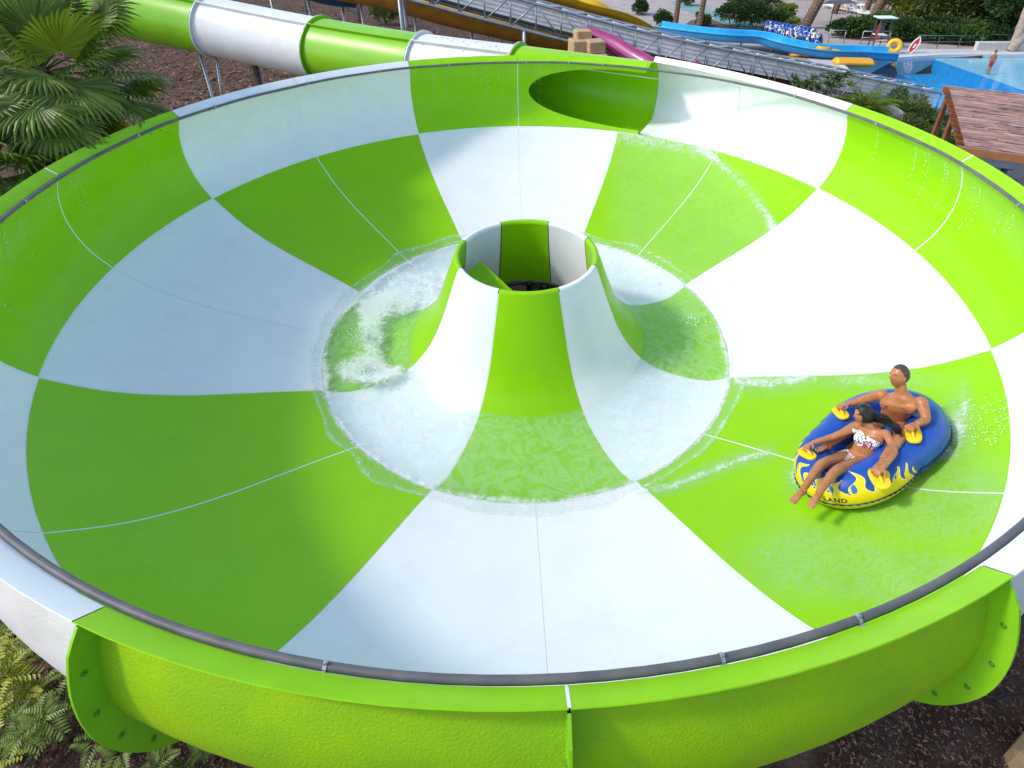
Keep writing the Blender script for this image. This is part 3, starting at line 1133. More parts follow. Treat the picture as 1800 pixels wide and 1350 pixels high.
# --- man in the rear seat
m = {k: J(*v) for k, v in dict(top=(1586, 641, .90), chin=(1576, 683, .68), neck=(1584, 690, .62), shL=(1550, 693, .56), elL=(1514, 704, .445), haL=(1491, 710, .455), shR=(1620, 707, .56), elR=(1629, 738, .435), haR=(1612, 745, .46), chest=(1582, 708, .50), belly=(1573, 731, .30), pel=(1569, 749, .15), kneeR=(1582, 768, .40), ankR=(1553, 808, .43), toeR=(1535, 824, .47), kneeL=(1502, 750, .36), ankL=(1455, 781, .36), toeL=(1434, 785, .42)).items()}
def build_man():
    side = (m['shR'] - m['shL']).normalized()
    upT = (m['neck'] - m['pel']).normalized()
    front = side.cross(upT) * -1
    if front.x < 0:
        front = -front
    up_h = (m['top'] - m['chin'])
    hc = m['chin'].lerp(m['top'], .52)
    hm, fr = head(hc, up_h, (.90, -.34, -.06), up_h.length * .97)
    P = []
    pel, bel, che, nec = m['pel'], m['belly'], m['chest'], m['neck']
    shc = (m['shL'] + m['shR']) / 2
    P.append(vloft([(pel - upT * .08, side * .12, front * .08), (pel, side * .155, front * .105), (pel + upT * .07, side * .15, front * .098), (bel, side * .138, front * .09), (bel.lerp(che, .5), side * .152, front * .10), (che - upT * .03, side * .182, front * .108), (che + upT * .03, side * .19, front * .105), (shc - upT * .005, side * .155, front * .085), (shc + upT * .035, side * .10, front * .066), (nec + upT * .005, side * .056, front * .056), (nec + (hc - nec) * .55, side * .052, front * .055)], 28))
    # pectorals and deltoids, trapezius
    for sg in (-1, 1):
        P.append(vloft([(che + side * (.085 * sg) + front * .058 - upT * .075, side * .055, front * .02), (che + side * (.085 * sg) + front * .063 - upT * .035, side * .078, front * .036), (che + side * (.088 * sg) + front * .058 + upT * .01, side * .085, front * .040), (che + side * (.09 * sg) + front * .045 + upT * .05, side * .07, front * .035)], 18))
    for sh in ('shL', 'shR'):
        P.append(ball(m[sh] - upT * .012, .062))
    P.append(limb([m['shL'], m['elL'], m['haL']], [.055, .042, .029]))
    P.append(limb([m['shR'], m['elR'], m['haR']], [.055, .042, .029]))
    P.append(ball(m['shL'].lerp(m['elL'], .45), (.05, .05, .05)))
    P.append(ball(m['shR'].lerp(m['elR'], .45), (.05, .05, .05)))
    P += hand(m['haL'], (HP['rl'] - m['haL']) + Vector((.01, 0, .095)), (0, -.2, 1), .95)
    P += hand(m['haR'], (HP['rr'] - m['haR']) + Vector((.01, 0, .095)), (0, .2, 1), .95)
    hipR, hipL = pel + side * .085, pel - side * .085
    P.append(limb([hipR, m['kneeR'], m['ankR']], [.085, .055, .036]))
    P.append(limb([hipL, m['kneeL'], m['ankL']], [.085, .055, .036]))
    P.append(ball(m['kneeR'].lerp(m['ankR'], .3) - Vector((0, 0, .012)), (.052, .046, .048)))
    P.append(ball(m['kneeL'].lerp(m['ankL'], .3) - Vector((0, 0, .012)), (.052, .046, .048)))
    P += foot(m['ankR'], m['toeR'], (-.5, 0, 1), .95)
    P += foot(m['ankL'], m['toeL'], (-.6, 0, 1), .95)
    P += hm
    me = fuse('person', P, M_SKIN, .0048, 3)
    o = link('person', me)
    o.matrix_basis = RM
    tag(o, 'shirtless man with shaved head in blue swim trunks riding at the back of the raft', 'person')
    u, fc, s, h = fr
    face_bits(o, hc, fr)
    def hairfn(p):
        q = (p - hc) / h
        z, y, x = q.dot(u), q.dot(fc), abs(q.dot(s))
        if q.length > 1.35:
            return -1
        line = .52 - .15 * x if y > .1 else -.30
        line = lerp(-.30, .66 - .10 * x, sstep(-.25, .45, y)) + .04 * nz(x * 9, y * 9, z * 9)
        return (z - line)
    cover('hair', o, hairfn, .0015, M_STUB, o)
    def trunks(p):
        q = p - pel
        a = .068 - abs(q.dot(upT) + .01)
        a2 = .135 - max((p - hipR).length, 0)
        a3 = .135 - (p - hipL).length
        return max(min(.095 - q.dot(upT), max(a2, a3, .15 - q.length)), -1)
    cover('swim_trunks', o, trunks, .007, mat('blue_trunks', (.03, .20, .52), .7, bump=(50, .3, .006), var=(12, (.02, .14, .42), .4, .6)), o)
    for sg in (-1, 1):
        c0 = che + side * (.088 * sg) + upT * .0
        best = min(me.vertices, key=lambda v: (v.co - (c0 + front * .16)).length)
        part('nipple', ball(best.co, .011, 6), M_NIP, o, True, world=False)
    return o
man = build_man()

# --- woman in the front seat
w = {k: J(*v) for k, v in dict(top=(1524, 712, .72), chin=(1510, 746, .55), neck=(1531, 752, .50), shL=(1510, 749, .47), elL=(1467, 767, .445), haL=(1428, 779, .45), shR=(1557, 761, .47), elR=(1574, 794, .40), haR=(1553, 822, .455), chest=(1530, 769, .40), belly=(1517, 792, .27), pel=(1506, 808, .17), kneeR=(1469, 826, .44), kneeL=(1443, 815, .45), ankR=(1438, 868, .44), ankL=(1411, 861, .45), toeR=(1422, 884, .44), toeL=(1390, 876, .47)).items()}
def build_woman():
    side = (w['shR'] - w['shL']).normalized()
    upT = (w['neck'] - w['pel']).normalized()
    front = side.cross(upT) * -1
    if front.x < 0:
        front = -front
    up_h = (w['top'] - w['chin'])
    hc = w['chin'].lerp(w['top'], .52)
    hm, fr = head(hc, up_h + Vector((.05, -.01, .03)), (.80, -.42, -.62), .205)
    P = []
    pel, bel, che, nec = w['pel'], w['belly'], w['chest'], w['neck']
    shc = (w['shL'] + w['shR']) / 2
    P.append(vloft([(pel - upT * .07, side * .10, front * .07), (pel, side * .145, front * .092), (pel + upT * .05, side * .135, front * .08), (bel, side * .108, front * .068), (bel.lerp(che, .5), side * .112, front * .074), (che, side * .128, front * .085), (shc - upT * .015, side * .12, front * .07), (shc + upT * .02, side * .08, front * .055), (nec, side * .043, front * .043), (nec + (hc - nec) * .6, side * .042, front * .045)], 26))
    for sg in (-1, 1):
        P.append(ball(che + side * (.062 * sg) + front * .056 - upT * .016, (.055, .055, .05)))
    for sh in ('shL', 'shR'):
        P.append(ball(w[sh] - upT * .01, .044))
    P.append(limb([w['shL'], w['elL'], w['haL']], [.040, .033, .023]))
    P.append(limb([w['shR'], w['elR'], w['haR']], [.040, .033, .023]))
    P += hand(w['haL'], (HP['fl'] - w['haL']) + Vector((.01, 0, .09)), (0, -.2, 1), .88)
    P += hand(w['haR'], (HP['fr'] - w['haR']) + Vector((.01, 0, .09)), (0, .2, 1), .88)
    hipR, hipL = pel + side * .078, pel - side * .078
    for hp_, kn, an in ((hipR, 'kneeR', 'ankR'), (hipL, 'kneeL', 'ankL')):
        P.append(limb([hp_, w[kn], w[an]], [.074, .046, .029]))
        P.append(ball(w[kn].lerp(w[an], .3) - Vector((0, 0, .014)), (.047, .042, .042)))
    P += foot(w['ankR'], w['toeR'], (-.3, 0, 1), .88)
    P += foot(w['ankL'], w['toeL'], (-.3, 0, 1), .88)
    P += hm
    me = fuse('person', P, M_SKIN2, .0046, 3)
    o = link('person', me)
    o.matrix_basis = RM
    tag(o, 'woman with long dark hair in a patterned white bikini in front on the raft', 'person')
    face_bits(o, hc, fr)
    u, fc, s, h = fr
    # hair: a cap drawn into a long tail thrown over the shoulder
    hb = []
    cap = MB()
    n_, m_ = 36, 22
    for i in range(m_ + 1):
        la = -.62 + (pi / 2 + .62) * i / m_
        for k in range(n_):
            lo = 2 * pi * k / n_
            x, y, z = cos(la) * sin(lo), cos(la) * cos(lo), sin(la)
            front_cut = sstep(.25, .75, y)
            zz = lerp(z, max(z, .42), front_cut)
            r = 1.0 + .05 * nz(x * 3, y * 3, z * 3, 1)
            cap.v.append(hc + (s * (x * .74 * r) + fc * (min(y, .74) * .90 * r - .03) + u * (zz * 1.07 * r)) * h)
    for i in range(m_):
        for k in range(n_):
            l = (k + 1) % n_
            cap.f.append((i * n_ + k, i * n_ + l, (i + 1) * n_ + l, (i + 1) * n_ + k))
    cap.f.append(tuple(k for k in range(n_ - 1, -1, -1)))
    hb.append(cap)
    e1, e2, e3 = J(1556, 738, .52), J(1576, 752, .46), J(1582, 768, .44)
    back = hc - fc * (.45 * h) - u * (.25 * h)
    rnd = random.Random(5)
    strands = MB()
    for q in range(260):
        a0_ = hc + (s * rnd.uniform(-.62, .66) + fc * rnd.uniform(-.80, .30) + u * rnd.uniform(-.25, .98)) .normalized() * (h * rnd.uniform(.86, .98))
        a0_ = hc + Vector(((a0_ - hc).dot(s) * .76, (a0_ - hc).dot(fc) * .86, (a0_ - hc).dot(u) * 1.06)).x * s + ((a0_ - hc).dot(fc) * .88) * fc + ((a0_ - hc).dot(u) * 1.06) * u
        jit = lambda k: Vector((rnd.gauss(0, k), rnd.gauss(0, k), rnd.gauss(0, k)))
        mid = hc + (a0_ - hc).normalized() * (h * .95) * .75 + (back - hc) * .6
        pts_ = spline([a0_, mid + jit(.006), back.lerp(e1, .45) + jit(.016), e1 + jit(.017), e2 + jit(.015), e3 + jit(.018) - (e3 - e2) * rnd.uniform(0, 1.0)], 4)
        nn = len(pts_)
        strands.add(*(lambda t: (t.v, t.f))(MB().tube(pts_, [.0055 * (1 - .8 * (i / (nn - 1)) ** 2) for i in range(nn)], 4)))
    hm_ = fuse('hair', hb, M_HAIR, .0055, 2)
    link('hair', hm_, o)
    part('hair', strands, M_HAIR, o, True, world=False)
    M_BIK = mat('bikini_print', (.78, .77, .76), .7)
    N_, L_ = M_BIK.node_tree.nodes, M_BIK.node_tree.links
    tc = N_.new('ShaderNodeTexCoord')
    vo = N_.new('ShaderNodeTexVoronoi')
    vo.inputs['Scale'].default_value = 46
    L_.new(tc.outputs['Object'], vo.inputs['Vector'])
    rp = N_.new('ShaderNodeValToRGB')
    rp.color_ramp.elements[0].position = .30
    rp.color_ramp.elements[0].color = (.02, .02, .025, 1)
    rp.color_ramp.elements[1].position = .36
    rp.color_ramp.elements[1].color = (.82, .81, .80, 1)
    L_.new(vo.outputs['Distance'], rp.inputs[0])
    L_.new(rp.outputs[0], N_['Principled BSDF'].inputs['Base Color'])
    def topfn(p):
        q = p - (che - upT * .012)
        if abs(q.dot(side)) > .132 or abs(q.dot(front)) > .2:
            return -1
        for ar in ('shL', 'shR'):
            a, b = w[ar], w['el' + ar[2]]
            t = min(1, max(0, (p - a).dot(b - a) / (b - a).length_squared))
            if (p - a.lerp(b, t)).length < .052 and abs(q.dot(side)) > .140:
                return -1
        wd_ = lerp(.026, .034, sstep(-.03, .03, q.dot(front)))
        band = wd_ - abs(q.dot(upT) + .008)
        cup_ = max(.066 - (p - (che + side * (.062 * sg) + front * .056 - upT * .016)).length for sg in (-1, 1))
        cup_ = min(cup_ + .006, .052 - q.dot(upT))
        return max(band, cup_) - .008 * exp(-(q.dot(side) / .018) ** 2)
    tp = cover('bikini_top', o, topfn, .006, M_BIK, o)
    def botfn(p):
        q = p - pel
        if q.length > .23:
            return -1
        v_ = q.dot(upT)
        band = .026 - abs(v_ - .028)
        tri = min(.05 - v_, .012 + (v_ + .14) * .62 - abs(q.dot(side))) if q.dot(front) > 0 else min(.05 - v_, .15 - abs(q.dot(side)))
        if (p - w['kneeR']).length < .3 and q.dot(front) > .16:
            return -1
        return max(band, tri)
    cover('bikini_bottom', o, botfn, .006, M_BIK, o)
    M_PINK = mat('pink_ribbon', (.55, .02, .22), .5)
    kn = min(me.vertices, key=lambda v: (v.co - (che - upT * .012 + front * .25)).length).co + front * .010
    for sg in (-1, 1):
        part('ribbon', MB().tube(spline([kn, kn + side * .022 * sg + upT * .012 + front * .006, kn + side * .035 * sg - upT * .03, kn + side * .03 * sg - upT * .06], 4), [.006] * 12 + [.003], 6), M_PINK, o, True, world=False)
    hp_ = min(me.vertices, key=lambda v: (v.co - (pel + side * .25 + upT * .03)).length).co
    part('ribbon', MB().tube([hp_, hp_ + side * .01 - upT * .03, hp_ + side * .012 - upT * .055 + front * .02], .006, 6), M_PINK, o, True, world=False)
    return o
woman = build_woman()
# ------------------------------------------------------------------ water in the bowl
def water_mat(name, tint, foam_scale, bump_scale, bump_str, milk=0.0, vein=0.0, vscale=4.0, foam_col=(.86, .88, .88)):
    m = bpy.data.materials.new(name)
    m.use_nodes = True
    N, L = m.node_tree.nodes, m.node_tree.links
    N.remove(N['Principled BSDF'])
    out = N['Material Output']
    tc = N.new('ShaderNodeTexCoord')
    va = N.new('ShaderNodeVertexColor')
    va.layer_name = 'wet'
    sp = N.new('ShaderNodeSeparateColor')
    L.new(va.outputs[0], sp.inputs[0])
    n1 = N.new('ShaderNodeTexNoise')
    n1.inputs['Scale'].default_value = foam_scale
    n1.inputs['Detail'].default_value = 9
    n1.inputs['Roughness'].default_value = .74
    n1.inputs['Distortion'].default_value = .9
    L.new(tc.outputs['Object'], n1.inputs['Vector'])
    # foam = smoothstep(noise + attr - 1)
    ad = N.new('ShaderNodeMath')
    ad.operation = 'ADD'
    L.new(n1.outputs['Fac'], ad.inputs[0])
    L.new(sp.outputs[1], ad.inputs[1])
    mr = N.new('ShaderNodeMapRange')
    mr.inputs[1].default_value, mr.inputs[2].default_value = .84, 1.12
    mr.inputs[3].default_value, mr.inputs[4].default_value = 0, 1
    L.new(ad.outputs[0], mr.inputs[0])
    foam_sock = mr.outputs[0]
    if milk or vein:                          # aerated water: an even milky share plus thin bright ripple lines
        nv = N.new('ShaderNodeTexNoise')
        nv.inputs['Scale'].default_value = vscale
        nv.inputs['Detail'].default_value = 6
        nv.inputs['Roughness'].default_value = .6
        nv.inputs['Distortion'].default_value = 1.4
        L.new(tc.outputs['Object'], nv.inputs['Vector'])
        def M_(op, a, b=None):
            q = N.new('ShaderNodeMath')
            q.operation = op
            for k, v in ((0, a), (1, b)):
                if v is None:
                    continue
                if isinstance(v, (int, float)):
                    q.inputs[k].default_value = v
                else:
                    L.new(v, q.inputs[k])
            return q.outputs[0]
        rid = M_('SUBTRACT', 1.0, M_('ABSOLUTE', M_('SUBTRACT', M_('MULTIPLY', nv.outputs['Fac'], 4.0), 2.0)))
        vr = N.new('ShaderNodeMapRange')
        vr.inputs[1].default_value, vr.inputs[2].default_value = .62, 1.0
        vr.inputs[3].default_value, vr.inputs[4].default_value = 0, vein
        L.new(rid, vr.inputs[0])
        foam_sock = M_('MAXIMUM', mr.outputs[0], M_('ADD', vr.outputs[0], milk))
    nb = N.new('ShaderNodeTexNoise')
    nb.inputs['Scale'].default_value = bump_scale
    nb.inputs['Detail'].default_value = 5
    nb.inputs['Distortion'].default_value = .6
    L.new(tc.outputs['Object'], nb.inputs['Vector'])
    bm = N.new('ShaderNodeBump')
    bm.inputs['Strength'].default_value = bump_str
    bm.inputs['Distance'].default_value = .05
    L.new(nb.outputs['Fac'], bm.inputs['Height'])
    tr = N.new('ShaderNodeBsdfTransparent')
    tr.inputs[0].default_value = (*tint, 1)
    tr0 = N.new('ShaderNodeBsdfTransparent')
    gl = N.new('ShaderNodeBsdfGlossy')
    gl.inputs['Roughness'].default_value = .08
    L.new(bm.outputs[0], gl.inputs['Normal'])
    fr = N.new('ShaderNodeFresnel')
    ge = N.new('ShaderNodeNewGeometry')
    ir = N.new('ShaderNodeMapRange')
    ir.inputs[3].default_value, ir.inputs[4].default_value = 1.33, 1 / 1.33
    L.new(ge.outputs['Backfacing'], ir.inputs[0])
    L.new(ir.outputs[0], fr.inputs[0])
    L.new(bm.outputs[0], fr.inputs['Normal'])
    mx = N.new('ShaderNodeMixShader')
    L.new(fr.outputs[0], mx.inputs[0])
    L.new(tr.outputs[0], mx.inputs[1])
    L.new(gl.outputs[0], mx.inputs[2])
    df = N.new('ShaderNodeBsdfDiffuse')
    df.inputs[0].default_value = (*foam_col, 1)
    tl = N.new('ShaderNodeBsdfTranslucent')
    tl.inputs[0].default_value = (*foam_col, 1)
    m0 = N.new('ShaderNodeMixShader')
    m0.inputs[0].default_value = .35
    L.new(df.outputs[0], m0.inputs[1])
    L.new(tl.outputs[0], m0.inputs[2])
    m2 = N.new('ShaderNodeMixShader')
    L.new(foam_sock, m2.inputs[0])
    L.new(mx.outputs[0], m2.inputs[1])
    L.new(m0.outputs[0], m2.inputs[2])
    m3 = N.new('ShaderNodeMixShader')
    L.new(sp.outputs[0], m3.inputs[0])
    L.new(tr0.outputs[0], m3.inputs[1])
    L.new(m2.outputs[0], m3.inputs[2])
    L.new(m3.outputs[0], out.inputs[0])
    return m
def wet_attr(o, vals):
    ca = o.data.color_attributes.new('wet', 'FLOAT_COLOR', 'POINT')
    for i, (a, b) in enumerate(vals):
        ca.data[i].color = (a, b, 0, 1)
M_POOLW = water_mat('churning_water', (.93, .985, .98), 5.5, 5.0, .18, .07, .16, 3.4)
M_FILM = water_mat('water_film', (.97, .99, .985), 9.0, 9.0, .12, .05, .12, 8.0)
WZ = -.2285 * S
def upward(mb):
    f = mb.f[len(mb.f) // 2]
    a, b, c = mb.v[f[0]], mb.v[f[1]], mb.v[f[2]]
    if (b - a).cross(c - a).z < 0:
        mb.f = [tuple(reversed(g)) for g in mb.f]
def gauss2(p, c, rx, ry):
    return exp(-((p[0] - c[0]) / rx) ** 2 - ((p[1] - c[1]) / ry) ** 2)
def seg_d(p, a, b):
    ax, ay = b[0] - a[0], b[1] - a[1]
    t = min(1, max(0, ((p[0] - a[0]) * ax + (p[1] - a[1]) * ay) / (ax * ax + ay * ay)))
    return sqrt((p[0] - a[0] - ax * t) ** 2 + (p[1] - a[1] - ay * t) ** 2)
mb = MB()
vals = []
NA, NRR = 288, 36
for i in range(NA):
    a = 2 * pi * i / NA
    for j in range(NRR + 1):
        v = j / NRR
        r = lerp(.292, .5295, v) * S + (.035 * nz(cos(a) * 4, sin(a) * 4, 1) * sstep(.9, 1, v)) 
        x, y = r * sin(a), -r * cos(a)
        amp = .022 * (1 - .8 * sstep(.85, 1, v)) * (1 - .5 * (1 - sstep(0, .15, v)))
        z = WZ + amp * (nz(x, y, 2, 1.9) + .5 * nz(x, y, 7, 4.2)) + .004
        mb.v.append(Vector((x, y, z)))
        q = px((x, y, z))
        edge = .26 * sstep(.90, .99, v)
        cone_e = .05 * (1 - sstep(.02, .12, v))
        f = .17 + edge * 1.3 + cone_e
        f += .50 * gauss2(q, (652, 585), 26, 48) + .56 * gauss2(q, (632, 652), 50, 24) + .40 * gauss2(q, (690, 655), 34, 16) + .46 * gauss2(q, (680, 535), 66, 24) + .30 * gauss2(q, (740, 490), 110, 34)
        f += .14 * gauss2(q, (1200, 620), 110, 70) + .12 * gauss2(q, (950, 740), 160, 60) + .20 * gauss2(q, (1160, 480), 90, 50)
        vals.append((sstep(-.01, .13, v + .03 * nz(x, y, 5, 2.5)), f))
for i in range(NA):
    for j in range(NRR):
        i2 = (i + 1) % NA
        mb.f.append((i * (NRR + 1) + j, i * (NRR + 1) + j + 1, i2 * (NRR + 1) + j + 1, i2 * (NRR + 1) + j))
upward(mb)
wo_ = link('bowl_water', mesh_of('bowl_water', mb, M_POOLW, True))
wo_['kind'] = 'structure'
wet_attr(wo_, vals)

# thin sheets of water running over the floor panels
mb = MB()
vals = []
NK, NF = 420, 64
arc = [(1235, 255), (1262, 280), (1300, 312), (1330, 345), (1352, 378), (1362, 408)]
swl = [(1128, 862), (1180, 855), (1240, 832), (1300, 808), (1350, 796)]
topw = [(1300, 668), (1340, 672), (1385, 668), (1425, 660)]
def poly_d(q, P):
    return min(seg_d(q, P[i], P[i + 1]) for i in range(len(P) - 1))
for i in range(NK + 1):
    a = lerp(az(-8), az(8), i / NK)
    for j in range(NF + 1):
        s_ = (j / NF) ** 1.3
        r, z = offs(FS, s_ * .99 + .004, -.011 - .004 * nz(a * 20, j * .7, 0))
        p = bp(r, a, z)
        q = px(p)
        w_, f = 0.0, .1
        # spill ring just outside the pit
        rim = .062 + .05 * nz(cos(a) * 5, sin(a) * 5, 3) + .05 * gauss2(q, (690, 835), 70, 40) + .03 * gauss2(q, (930, 905), 170, 40)
        w1 = 1 - sstep(rim * .7, rim, s_)
        if w1 > 0:
            w_ = max(w_, w1)
            f = max(f, .26 + .26 * sstep(.35 * rim, .95 * rim, s_) + .24 * (1 - sstep(0, .02, s_)))
        # stream from the tunnel
        kk = (A0 - a) / radians(22.5)
        if -8 <= kk <= -3.5:
            inside = 1 if q[0] < 1235 + 150 * max(0, (q[1] - 250)) / 160 else 0
            d = poly_d(q, arc)
            if q[0] > 1060 and q[1] < 520:
                w_ = max(w_, .75 * (1 if inside else 0) * sstep(1050, 1110, q[0]))
                f = max(f, .40 * exp(-(d / 9) ** 2) + .26 * inside + .24 * exp(-seg_d(q, (1085, 236), (1240, 262)) ** 2 / 300))
                if d < 12:
                    w_ = max(w_, 1 - d / 12)
        for P_, wd_, st in ((swl, 11, .46), (topw, 18, .48)):
            d = poly_d(q, P_)
            if d < wd_ * 2 and kk < 0:
                w_ = max(w_, 1 - sstep(wd_ * .6, wd_ * 2, d))
                f = max(f, st * exp(-(d / wd_) ** 2) + .05)
        # wash round the raft
        for c_, rx, ry, st in (((1682, 750), 24, 50, .48), ((1660, 795), 42, 18, .52), ((1398, 838), 16, 22, .44), ((1695, 720), 10, 44, .44), ((1520, 668), 100, 14, .36), ((1640, 880), 120, 60, .24), ((1450, 985), 110, 50, .20), ((1560, 1010), 120, 40, .18)):
            g_ = gauss2(q, c_, rx, ry)
            if g_ > .05 and kk < 0:
                w_ = max(w_, min(1, g_ * 2.2))
                f = max(f, st * g_ + .08)
        mb.v.append(p)
        vals.append((w_, f))
for i in range(NK):
    for j in range(NF):
        ids = (i * (NF + 1) + j, (i + 1) * (NF + 1) + j, (i + 1) * (NF + 1) + j + 1, i * (NF + 1) + j + 1)
        if any(vals[k][0] > .01 for k in ids):
            mb.f.append(ids)
upward(mb)
fo = link('water_film', mesh_of('water_film', mb, M_FILM, True))
fo['kind'] = 'structure'
wet_attr(fo, vals)

# droplets: dripping off the hose down the walls, splashing in the pit and behind the raft
M_DROP = mat('water_droplet', (.80, .90, .82), .12, spec=.6)
dm = MB()
OCT = [(1, 2, 4), (2, 0, 4), (0, 3, 4), (3, 1, 4), (2, 1, 5), (0, 2, 5), (3, 0, 5), (1, 3, 5)]
def drop(p, r, st=1.0, up=Vector((0, 0, 1))):
    up = up.normalized()
    a = up.orthogonal().normalized()
    b = up.cross(a)
    dm.add([p + a * r, p - a * r, p + b * r, p - b * r, p + up * r * st, p - up * r * st], [(0, 2, 4), (2, 1, 4), (1, 3, 4), (3, 0, 4), (2, 0, 5), (1, 2, 5), (3, 1, 5), (0, 3, 5)])
rnd = random.Random(3)
for k0, k1, n in ((3.1, 4.95, 15), (7.05, 7.95, 12), (-4.9, -3.1, 16), (-8, -7.75, 2)):
    for _ in range(n):
        k = rnd.uniform(k0, k1)
        s_ = .97
        end = rnd.uniform(.25, .8)
        while s_ > end:
            r, z = offs(WS, s_, -.005)
            r1, z1 = offs(WS, s_ - .01, -.005)
            a = az(k + rnd.gauss(0, .004))
            drop(bp(r, a, z), rnd.uniform(.0035, .007), rnd.uniform(1.2, 3.2), bp(r, a, z) - bp(r1, a, z1))
            s_ -= rnd.uniform(.012, .07)
for c, rad, n, hmax in ((at(645, 595, WZ), .25, 420, .16), (at(640, 652, WZ), .3, 420, .14), (at(690, 540, WZ), .35, 220, .10), (at(1215, 560, WZ), .35, 120, .05)):
    for _ in range(n):
        a, q = rnd.uniform(0, 2 * pi), rnd.gauss(0, 1) * rad * .6
        drop(Vector((c.x + cos(a) * q, c.y + sin(a) * q, WZ + abs(rnd.gauss(0, hmax * .45)))), rnd.uniform(.004, .012))
for _ in range(260):
    p = RM @ Vector((rnd.uniform(-1.15, -.55), rnd.uniform(.1, .75), 0))
    r = sqrt(p.x ** 2 + p.y ** 2)
    p.z = floor_z(r) + abs(rnd.gauss(0, .05)) + .01
    drop(p, rnd.uniform(.003, .008))
for _ in range(160):
    p = at(rnd.uniform(1060, 1240), rnd.uniform(225, 262), 0.0)
    r = sqrt(p.x ** 2 + p.y ** 2)
    p.z = (floor_z(r) if r < 5.5 else 0) + abs(rnd.gauss(0, .05)) + .01
    drop(p, rnd.uniform(.004, .010))
dr = link('water_droplets', mesh_of('water_droplets', dm, M_DROP, True))
dr['kind'] = 'stuff'
dr['label'] = 'water droplets running down the walls and splashing in the bowl'
dr['category'] = 'water'
# ------------------------------------------------------------------ tube slide behind the bowl
TS = thing('tube_slide', 'green and white enclosed tube slide on posts feeding the bowl from behind', 'water slide', (-6, 9.6, gz(-6, 9.6)))
tj = T_END + T_DIR * 3.12
axis = [tj, T_BACK, Vector((-5.4, 9.15, .84)), Vector((-8.3, 10.3, 1.12)), Vector((-11.5, 10.9, 1.62)), Vector((-15, 11.0, 2.25)), Vector((-19, 10.6, 3.0))]
AX = spline(axis, 20)
def frame_at(i):
    t = (AX[min(i + 1, len(AX) - 1)] - AX[max(i - 1, 0)]).normalized()
    s = t.cross(Vector((0, 0, 1))).normalized()
    return t, s, s.cross(t)
def tube_piece(i0, i1, r, n=40):
    vs, fs = [], []
    for q, i in enumerate(range(i0, i1 + 1)):
        t, s, u = frame_at(i)
        for k in range(n):
            a = 2 * pi * k / n
            vs.append(AX[i] + (s * cos(a) + u * sin(a)) * r)
    for q in range(i1 - i0):
        for k in range(n):
            l = (k + 1) % n
            fs.append((q * n + k, q * n + l, (q + 1) * n + l, (q + 1) * n + k))
    return MB().add(vs, fs)
jx = [910, 745, 570, 381, 155, -400]
cuts = [0]
for X in jx[1:]:
    for i in range(len(AX)):
        if px(AX[i] + Vector((0, 0, .0)))[0] < X:
            cuts.append(i)
            break
    else:
        cuts.append(len(AX) - 1)
cc = [M_WHITE, M_LIME, M_WHITE, M_LIME, M_WHITE]
M_TG = mat('tube_lime', (.22, .50, .012), .35, spec=.4, var=(1.5, (.19, .45, .012), .4, .62), bump=(40, .08, .01))
M_TW = mat('tube_white', (.72, .72, .71), .35, spec=.4, var=(1.5, (.66, .66, .65), .4, .62), bump=(40, .08, .01))
for q in range(len(cuts) - 1):
    a, b = cuts[q], cuts[q + 1]
    if b <= a:
        continue
    mm_ = M_TW if q % 2 == 0 else M_TG
    sg = part('tube_segment', tube_piece(a, b, T_R), mm_, TS, True)
    # side ledges where the two half shells are bolted together
    for sgn, ang in ((1, radians(-58)), (-1, radians(122))):
        vs = []
        for i in range(a, b + 1):
            t, s, u = frame_at(i)
            d = s * cos(ang) + u * sin(ang)
            w_ = t.cross(d).normalized()
            vs.append((AX[i] + d * (T_R - .005), AX[i] + d * (T_R + .085), w_))
        lm = MB()
        n = len(vs)
        for p0, p1, w_ in vs:
            lm.v += [p0 - w_ * .012, p1 - w_ * .012, p1 + w_ * .012, p0 + w_ * .012]
        for i in range(n - 1):
            for k in range(4):
                lm.f.append((i * 4 + k, i * 4 + (k + 1) % 4, (i + 1) * 4 + (k + 1) % 4, (i + 1) * 4 + k))
        part('side_ledge', lm, mm_, sg)
    # collar at the downstream joint
    t, s, u = frame_at(a)
    for dd, mc in ((-.02, M_TG if q % 2 == 0 else M_TW), (.012, mm_)):
        cm = MB()
        for rr, ds in ((T_R + .002, 0), (T_R + .075, 0), (T_R + .075, .022), (T_R + .002, .022)):
            for k in range(40):
                an = 2 * pi * k / 40
                cm.v.append(AX[a] + t * (dd + ds) + (s * cos(an) + u * sin(an)) * rr)
        for w_ in range(3):
            for k in range(40):
                l = (k + 1) % 40
                cm.f.append((w_ * 40 + k, w_ * 40 + l, (w_ + 1) * 40 + l, (w_ + 1) * 40 + k))
        part('joint_collar', cm, mc, sg)
rnd = random.Random(8)
for _ in range(16):                             # dirt specks and rivets on the white segment
    i = rnd.randint(cuts[0] + 3, cuts[1] - 2)
    t, s, u = frame_at(i)
    an = radians(rnd.uniform(95, 130))
    d = s * cos(an) + u * sin(an)
    part('rivet', ball(AX[i] + d * T_R, .012, 5), M_DARKSTEEL, TS)
M_WOODP = mat('weathered_post', (.10, .085, .07), .85, var=(8, (.06, .05, .042), .4, .6))
for X, r, m_ in ((432, .085, M_WOODP), (335, .04, M_STEEL), (700, .09, M_STEEL)):
    i = min(range(len(AX)), key=lambda q: abs(px(AX[q])[0] - X))
    p = AX[i]
    g = Vector((p.x, p.y, gz(p.x, p.y)))
    part('support_post', MB().tube([g - Vector((0, 0, .3)), p - Vector((0, 0, T_R - .02))], r, 10), m_, TS, True)
    if X == 335:
        part('brace', MB().tube([g + Vector((.1, 0, .55)), p + Vector((.55, -.2, -T_R + .02))], .035, 8), M_STEEL, TS, True)

